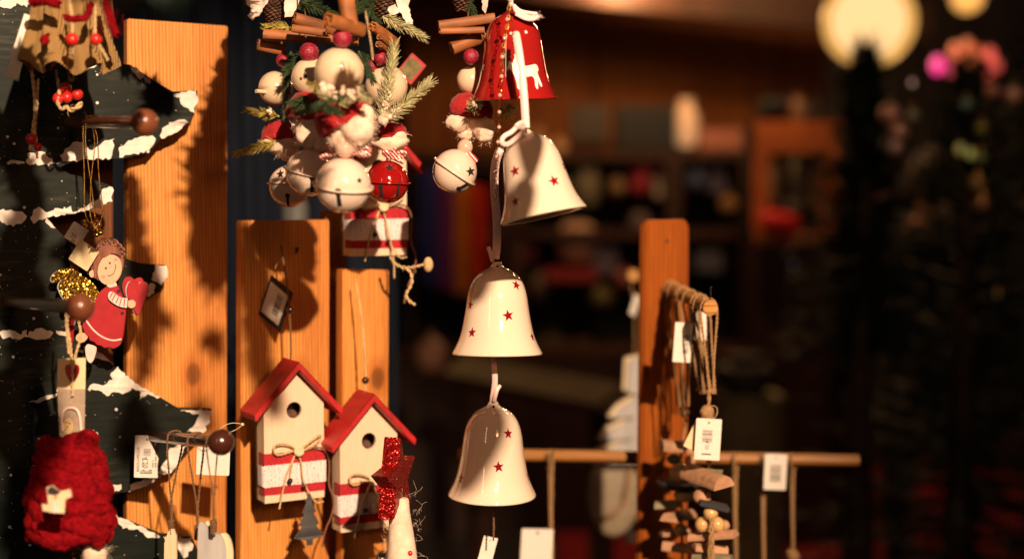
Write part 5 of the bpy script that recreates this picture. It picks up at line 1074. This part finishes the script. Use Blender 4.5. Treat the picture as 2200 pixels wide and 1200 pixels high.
# christmas trees
FIRD = plain('dark_fir_foliage', (.008,.022,.011), .6, var=.5, sc=6)
def xtree(px, D, top_py, spread, seed, label, h0=.25):
    rr = random.Random(seed); b0 = G_(px, D); top = Zf(top_py, D); o = thing('christmas_tree', label, 'fir tree', b0, 'dark fir trees on the right')
    part('trunk', MB().tube([b0, b0+Vector((0,0,top*.5)), b0+Vector((.01,0,top*.97))], [.06,.04,.008], 10), DARKW, o); mb = MB(); H = top-h0
    for k in range(230):
        t = (k+rr.random())/230; z = h0+H*t; rad = spread*(1-t)**.8*rr.uniform(.7,1.12)+.02; a = k*2.399+rr.random(); up = .25-.45*(1-t)
        p0 = b0+Vector((0,0,z)); p1 = p0+Vector((math.cos(a)*rad, math.sin(a)*rad, rad*up+.05*t)); mb.tube([p0, p0.lerp(p1,.6), p1], [.008,.006,.002], 4, caps=False)
        L_ = (p1-p0).length; m_ = int(10+L_*60)
        for j in range(m_):
            u = .15+.85*j/m_; q = p0.lerp(p1, u); dr = ((p1-p0).normalized()+Vector((rr.gauss(0,.7), rr.gauss(0,.7), rr.gauss(0,.5)))).normalized(); l = rr.uniform(.03,.07)
            s_ = dr.cross(Vector((0,0,1))).normalized()*.006; i0 = len(mb.v); mb.v += [q-s_, q+s_, q+dr*l]; mb.f.append((i0,i0+1,i0+2)); mb.mi.append(0)
    mb.tube([b0+Vector((0,0,top-.3)), b0+Vector((.0,0,top))], [.02,.004], 6)
    part('foliage', mb, FIRD, o, sm=False); return o
xtree(2075, 4.0, 165, .62, 1, 'large dark christmas tree filling the right side')
xtree(1852, 4.05, 136, .22, 2, 'narrow dark fir whose tip crosses the globe lamp', h0=1.15)
xtree(2260, 4.6, -60, .7, 3, 'dark fir tree at the right edge of the photo')
BA = {}
def bauble(px, py, D, r, col, label, gl=.25):
    o = thing('tree_bauble', label, 'bauble', P(px,py,D), 'baubles on the dark christmas tree'); c = P(px,py,D); part('ball', MB().sphere(c, r*S(D), 24), plain('bauble_%d' % len(MAT), col, gl, metal=.4, var=.1), o); part('cap', MB().lathe(c+Vector((0,0,r*S(D))), [(0,.012),(.007,.012),(.008,-.003)], 10), GOLD, o)
for px, py, r, c_, nm in ((1912,246,24,(.75,.4,.34),'pale pink bauble upper left'),(1930,285,22,(.7,.4,.34),'pale pink bauble second from upper left'),(1922,318,17,(.7,.5,.5),'silvery pink bauble below two pink ones'),(1960,250,15,(.4,.4,.35),'grey bauble right of the pink pair'),(2132,196,16,(.8,.35,.28),'salmon bauble near the top right'),(2178,205,20,(.85,.5,.4),'bright salmon bauble at the right edge'),(2078,225,14,(.2,.4,.34),'teal bauble under the coloured lights'),(2110,278,13,(.35,.35,.08),'yellow green small bauble'),(2105,340,15,(.3,.4,.15),'green bauble right of centre'),(2100,395,17,(.5,.36,.15),'ochre bauble in the dark tree'),(2110,440,18,(.4,.2,.1),'brown bauble below the ochre one'),(2142,635,8,(.2,.4,.2),'tiny green bauble low on the right')):
    bauble(px, py, 3.75, r, c_, nm)
for px, py, r, es, c_, nm in ((2014,140,14,1.5,(1,.03,.26),'magenta light bulb above the tree'),(2052,110,13,.9,(1,.16,.05),'orange red bulb right of the magenta one'),(2086,138,13,.9,(1,.2,.05),'middle orange bulb of the coloured row'),(2040,150,10,.5,(1,.06,.12),'small pinkish red bulb below the magenta one'),(2100,112,10,.7,(1,.15,.04),'small orange bulb between the two larger reds'),(2142,142,10,.5,(1,.08,.06),'dim red bulb at the right end of the row'),(2126,120,13,.9,(1,.1,.07),'red bulb near the right of the row'),(2078,100,12,.7,(1,.18,.05),'upper orange bulb of the coloured row'),(2120,155,11,.6,(1,.08,.08),'lower red bulb of the coloured row'),(1960,178,5,.5,(.7,.4,.3),'faint bulb below the globe lamp'),(1705,568,4,.15,(.5,.5,.6),'faint grey bulb in the dark middle'),(1895,572,4,.22,(.5,.45,.4),'faint bulb on the dark coat side'),(2062,320,9,.2,(.6,.5,.05),'yellowish bulb in the big tree'),(2085,330,8,.25,(.6,.6,.1),'lime bulb in the big tree')): fl(px, py, 4.9 if px < 1950 and py > 400 else 5.2 if py < 170 else 3.7, r, es, c_, nm)
wr = MB(); wr.tube(smooth([P(1980,60,5.2),P(2020,118,5.2),P(2060,88,5.2),P(2090,116,5.2),P(2130,98,5.2),P(2230,60,5.2)], 3), .004, 6); tag(part('light_cable', wr, DARKW, None), 'thin dark cable carrying the coloured bulbs', 'cable')
# yellow-green lit twig
# people
COAT = plain('black_wool_coat', (.010,.011,.013), .9, var=.3, sc=20); TROU = plain('dark_trousers', (.008,.008,.010), .9); SKN = plain('human_skin', (.45,.22,.14), .5, var=.05); HAI = plain('dark_brown_hair', (.02,.012,.008), .6, stretch=(1,1,.1))
def person(px, D, h, label, seed, turn=0, coat=COAT, stride=.10):
    base = G_(px, D); o = thing('person', label, 'person', base, 'people in dark coats'); k = h/1.75
    J = [(0,0,.95),(0,0,1.15),(0,0,1.38),(0,0,1.50),(0,0,1.60),(0,-.005,1.70),
         (.10,0,.90),(.115,-stride*.4,.50),(.12,stride,.08),(.12,stride-.16,.03),
         (-.10,0,.90),(-.115,stride*.2,.50),(-.12,-stride,.08),(-.12,-stride-.16,.03),
         (.19,0,1.40),(.25,.03,1.14),(.24,-.06,.92),(.24,-.10,.84),(-.19,0,1.40),(-.25,.03,1.14),(-.23,-.10,.93),(-.22,-.15,.86)]
    Rr = [.15,.13,.15,.06,.085,.085,.095,.06,.045,.035,.095,.06,.045,.035,.06,.045,.032,.03,.06,.045,.032,.03]
    Ed = [(0,1),(1,2),(2,3),(3,4),(4,5),(0,6),(6,7),(7,8),(8,9),(0,10),(10,11),(11,12),(12,13),(2,14),(14,15),(15,16),(16,17),(2,18),(18,19),(19,20),(20,21)]
    # five fingers per hand
    for s_, w in ((1, 17), (-1, 21)):
        wx = J[w]
        for q in range(5):
            a0 = len(J); J.append((wx[0]+(-.022+.011*q)*1, wx[1]-.01+(.02 if q == 0 else 0), wx[2]-.045-(.0 if q == 0 else .012))); J.append((J[a0][0]-s_*.004, J[a0][1]-.012, J[a0][2]-.03)); Rr += [.009, .008]; Ed += [(w, a0), (a0, a0+1)]
    me = bpy.data.meshes.new('body'); me.from_pydata([(x*k, y*k, z*k) for x, y, z in J], Ed, []); b = bpy.data.objects.new('body', me); COL.objects.link(b)
    sk = b.modifiers.new('s', 'SKIN')
    for i_, v in enumerate(me.skin_vertices[0].data): v.radius = (Rr[i_]*k, Rr[i_]*k); v.use_root = (i_ == 0)
    ss = b.modifiers.new('u', 'SUBSURF'); ss.levels = 2; ss.render_levels = 2; bpy.context.view_layer.update()
    dg = bpy.context.evaluated_depsgraph_get(); m2 = bpy.data.meshes.new_from_object(b.evaluated_get(dg)); b.modifiers.clear(); b.data = m2; bpy.data.meshes.remove(me); m2.name = 'body'
    m2.materials.clear(); m2.materials.append(TROU); m2.materials.append(SKN)
    for p in m2.polygons: p.material_index = 1 if (p.center.z > 1.47*k or (p.center.z < .90*k and abs(p.center.x) > .19*k)) else 0
    m2.shade_smooth(); b.parent = o
    O = base; q = lambda x, y, z: O+Vector((x, y, z))*k
    cm = MB(); cm.lathe(O, [(.0,1.50*k),(.08*k,1.49*k),(.13*k,1.46*k),(.22*k,1.42*k),(.235*k,1.3*k),(.21*k,1.1*k),(.225*k,.9*k),(.26*k,.62*k),(.255*k,.6*k),(.22*k,.62*k)], 48, fn=lambda ph, z: (.82+.18*abs(math.cos(ph)))*(1+.03*math.sin(ph*9)*(1.4-z)))
    for s_ in (1, -1): w = J[17 if s_ > 0 else 21]; cm.tube([q(s_*.17,0,1.41), q(s_*.235,.01,1.3), q(s_*.265,.03,1.13), q(w[0], w[1]+.02, w[2]+.05)], [.075*k,.07*k,.062*k,.05*k], 16)
    part('coat', cm, coat, o)
    hm = MB(); hm.sphere(q(0,.01,1.665), .118*k, 24, (.92,1.02,1.02), fn=lambda d_: 1+.05*noise.noise(d_*4)); 
    for i_ in range(len(hm.v)):
        if hm.v[i_].y < base.y-.06*k and hm.v[i_].z < base.z+1.70*k: hm.v[i_].y = base.y-.06*k+.02
    part('hair', hm, HAI, o)
    fm = MB(); fm.sphere(q(0,-.085,1.63), .016*k, 10, (.8,1,1.3)); part('nose', fm, SKN, o)
    em_ = MB(); [em_.sphere(q(s_*.034,-.088,1.655), .010*k, 10) for s_ in (1,-1)]; em_.tube([q(-.022,-.092,1.585), q(0,-.098,1.582), q(.022,-.092,1.585)], .004*k, 6); part('face_features', em_, HAI, o)
    part('ear', MB().sphere(q(.098,0,1.64), .024*k, 10, (.4,.8,1.2)).sphere(q(-.098,0,1.64), .024*k, 10, (.4,.8,1.2)), SKN, o)
    o.rotation_euler = (0,0,R(turn)); return o
person(1880, 6.6, 1.78, 'person in a long black coat walking away on the red carpet', 1, 180, stride=.14)
person(1790, 7.4, 1.70, 'second person in dark clothes further back beside the cupboard', 2, 200)
person(2010, 5.4, 1.72, 'person in dark clothes standing close to the big christmas tree', 3, 150, stride=.06)
# rear walls of other huts closing the lane
WL = plain('dark_hut_boards', (.014,.009,.007), .8, var=.4, sc=6, stretch=(1,1,.1))
for x, y, w, h, lb in ((-3.4,8.5,5.2,3.4,'dark hut wall far behind the navy curtain'),(4.6,9.5,6.2,3.6,'dark hut at the end of the lane on the right')):
    hb_ = thing('market_hut', lb, 'hut', (x, y, 0), 'dark huts closing the lane'); mb = MB()
    for k in range(16): mb.box((x-w/2+w/16*(k+.5), y, h/2), [w/16-.01, .05, h])
    part('wall', mb, WL, hb_); mb = MB(); mb.add([(x-w/2-.2,y-.5,h-.1),(x+w/2+.2,y-.5,h-.1),(x,y-.5,h+1),(x-w/2-.2,y+1.5,h-.1),(x+w/2+.2,y+1.5,h-.1),(x,y+1.5,h+1)], [(0,1,2),(3,5,4),(0,2,5,3),(1,4,5,2),(0,3,4,1)]); part('roof', mb, DARKW, hb_, sm=False)
# ================================================================ unseen blockers added above the frame to shade boards, painted tree and bells
Ld = Vector((-.30, 1, -.47)).normalized()
LAMP = P(780, 600, 1.55)-Ld*3.2
def toward(q, s): return q+(LAMP-q).normalized()*s
def smin(q, mg=1.13):
    """shortest way towards the lamp that leaves the picture through its top"""
    s = .05
    while s < 2.2:
        r = toward(q, s)-CAM; d = r.dot(FWD)
        if d < .25 or r.dot(UP)/d > .196*mg: return s
        s += .02
    return s
eg = thing('shade_blockers', 'added shade blockers shaped as fir branches and hearts, unseen above the ornaments', 'garland', Vector((-.2, .6, 1.9)))
FIRN = MB(); PLATE = []
def shade_swag(tg, rad, dens=1.0):  # foliage-shaped blocker, built along lamp rays to shade the given spots
    pts = [(PL1.at(x, y), r) for x, y, r in tg]
    for (a, ra), (b, rb) in zip(pts, pts[1:]):
        n_ = max(2, int((b-a).length/.012))
        for k in range(n_):
            q = a.lerp(b, k/n_); r_ = ra+(rb-ra)*k/n_; s = smin(q); c = toward(q, s); kk = 1-s/3.2; r_ *= S(1.55)*kk
            if k % 2 == 0: FIRN.sphere(c+Vector((random.uniform(-.2,.2), 0, random.uniform(-.2,.2)))*r_, r_*random.uniform(.4,.7), 14)
            for j in range(int(34*dens)):
                d_ = Vector((random.gauss(0,1), random.gauss(0,1), random.gauss(0,1))).normalized(); l = r_*random.uniform(.45, 1.05); e = d_.cross(Vector((0,0,1))).normalized()*r_*.24
                p = c+d_*r_*random.uniform(0,.25); i0 = len(FIRN.v); FIRN.v += [p-e, p+e, p+d_*l]; FIRN.f.append((i0,i0+1,i0+2)); FIRN.mi.append(0)
def plate(x, y, rx, ry, rot=0, px=None):
    q = (px or PL1).at(x, y); s = smin(q, 1.42); c = toward(q, s); kk = (1-s/3.2)*S(1.55); n_ = (LAMP-q).normalized(); e = Vector((1,0,0)); e = (e-n_*e.dot(n_)).normalized(); g_ = n_.cross(e)
    if g_.z < 0: g_ = -g_
    poly = smooth2([(0,-1),(-.95,.2),(-.8,.75),(-.35,.85),(0,.6),(.35,.85),(.8,.75),(.95,.2)], 2); cs, sn_ = math.cos(R(rot)), math.sin(R(rot))
    return MB().prism([((a*cs-b*sn_)*rx, (a*sn_+b*cs)*ry) for a, b in poly], -.004, .004, lambda u, v, t: c+e*u*kk+g_*v*kk+n_*t)
shade_swag([(10,330,70),(60,470,50),(20,600,80),(60,760,85),(20,900,80),(60,1060,70),(20,1200,70)], 1)
shade_swag([(494,100,30),(478,190,50),(466,270,72),(445,350,92),(446,440,88),(452,540,76),(466,630,48)], 1); shade_swag([(452,735,44),(480,745,50)], 1); shade_swag([(286,400,40),(292,500,44),(308,600,54),(326,690,54),(308,790,40),(280,850,24)], 1); shade_swag([(262,175,30),(320,190,46),(345,250,55),(290,250,40)], 1); shade_swag([(355,690,28),(372,700,28)], 1); shade_swag([(425,885,50),(460,920,44)], .8); shade_swag([(200,560,36),(110,560,80)], .8); shade_swag([(290,900,60),(260,980,60),(330,960,50)],.8)
PL1_, PL1 = PL1, PL2
shade_swag([(535,500,40),(540,600,62),(556,740,66),(572,850,50),(566,950,40)], 1); shade_swag([(640,480,50),(600,480,60)], 1)
PL1 = PL1_
PLATES = [(1008,960,78,140,-12,Plane(1040,950,1.5,0)), (1012,612,52,78,10,Plane(1040,600,1.5,0)), (1105,395,30,75,0,Plane(1105,395,1.4,0))]
for a in PLATES: part('wooden_heart', plate(*a), CREAM, eg, bevel=.001)  # heart-shaped blockers, added out of view to shade the bells
part('fir_shade_blocker', FIRN, FIRD, eg, sm=False)
# ================================================================ light, sky, camera
sc_ = bpy.context.scene
w = bpy.data.worlds.new('World'); sc_.world = w; w.use_nodes = True; nt = w.node_tree; bg = nt.nodes['Background']
sky = nt.nodes.new('ShaderNodeTexSky'); sky.sky_type = 'NISHITA'; sky.sun_disc = False; sky.sun_elevation = R(-3); sky.sun_rotation = R(160); nt.links.new(sky.outputs[0], bg.inputs[0]); bg.inputs[1].default_value = .12
def lamp(name, typ, loc, power, col, **k):
    l = bpy.data.lights.new(name, typ); l.energy = power; l.color = col
    for a, b in k.items(): setattr(l, a, b)
    o = bpy.data.objects.new(name, l); COL.objects.link(o); o.location = loc; return o
def aim(o, t): o.rotation_euler = (Vector(t)-o.location).to_track_quat('-Z', 'Y').to_euler()
T = P(780, 600, 1.55)

key = lamp('stall_spotlight', 'SPOT', T-Ld*3.2, 800, (1, .71, .47), spot_size=R(27), spot_blend=.55, shadow_soft_size=.026); aim(key, P(700, 620, 1.55))
fill = lamp('stall_tube_light', 'AREA', Vector((-1.0, -.4, 2.1)), 3.6, (1, .6, .36), shape='RECTANGLE', size=.07, size_y=1.1); aim(fill, P(800, 600, 1.5))
fb = lamp('added_warm_fill', 'AREA', Vector((.75, -.7, 2.05)), 8, (1, .42, .16), shape='DISK', size=.30); aim(fb, P(700, 600, 1.5))  # unseen warm fill, added to lift the shaded boards
s = lamp('moon_light', 'SUN', (0, 0, 5), .02, (.7, .8, 1), angle=R(3)); s.rotation_euler = (R(65), 0, R(20))
lamp('unseen_far_bulb', 'POINT', G_(1330, 6.3, 2.48), 27, (1, .5, .2), shadow_soft_size=.05)
lamp('unseen_far_bulb', 'POINT', G_(1900, 7.6, 2.7), 38, (1, .5, .2), shadow_soft_size=.05)  # added out of view to light the carpet and silhouette the people
lamp('unseen_far_bulb', 'POINT', G_(1650, 5.6, 2.7), 30, (1, .5, .2), shadow_soft_size=.05)  # added out of view in front of the cupboard to light it
lamp('added_bauble_fill', 'POINT', Vector((.85, 2.9, 2.45)), 7, (1, .6, .3), shadow_soft_size=.06)  # unseen lamp, added to brighten the baubles on the tree
cam = bpy.data.cameras.new('Camera'); co = bpy.data.objects.new('Camera', cam); COL.objects.link(co); co.location = CAM; co.rotation_euler = (math.pi/2-PITCH, 0, 0)
cam.lens = 50; cam.sensor_width = 36; cam.clip_start = .05; cam.clip_end = 200
cam.dof.use_dof = True; cam.dof.focus_distance = 1.455; cam.dof.aperture_fstop = 2.0; cam.dof.aperture_blades = 0
sc_.camera = co
vs = sc_.view_settings; vs.view_transform = 'Standard'; vs.look = 'None'; vs.exposure = 0; vs.gamma = 1
sc_.cycles.use_denoising = True; sc_.cycles.max_bounces = 6; sc_.cycles.transparent_max_bounces = 16; sc_.cycles.sample_clamp_indirect = 4; sc_.cycles.caustics_reflective = False
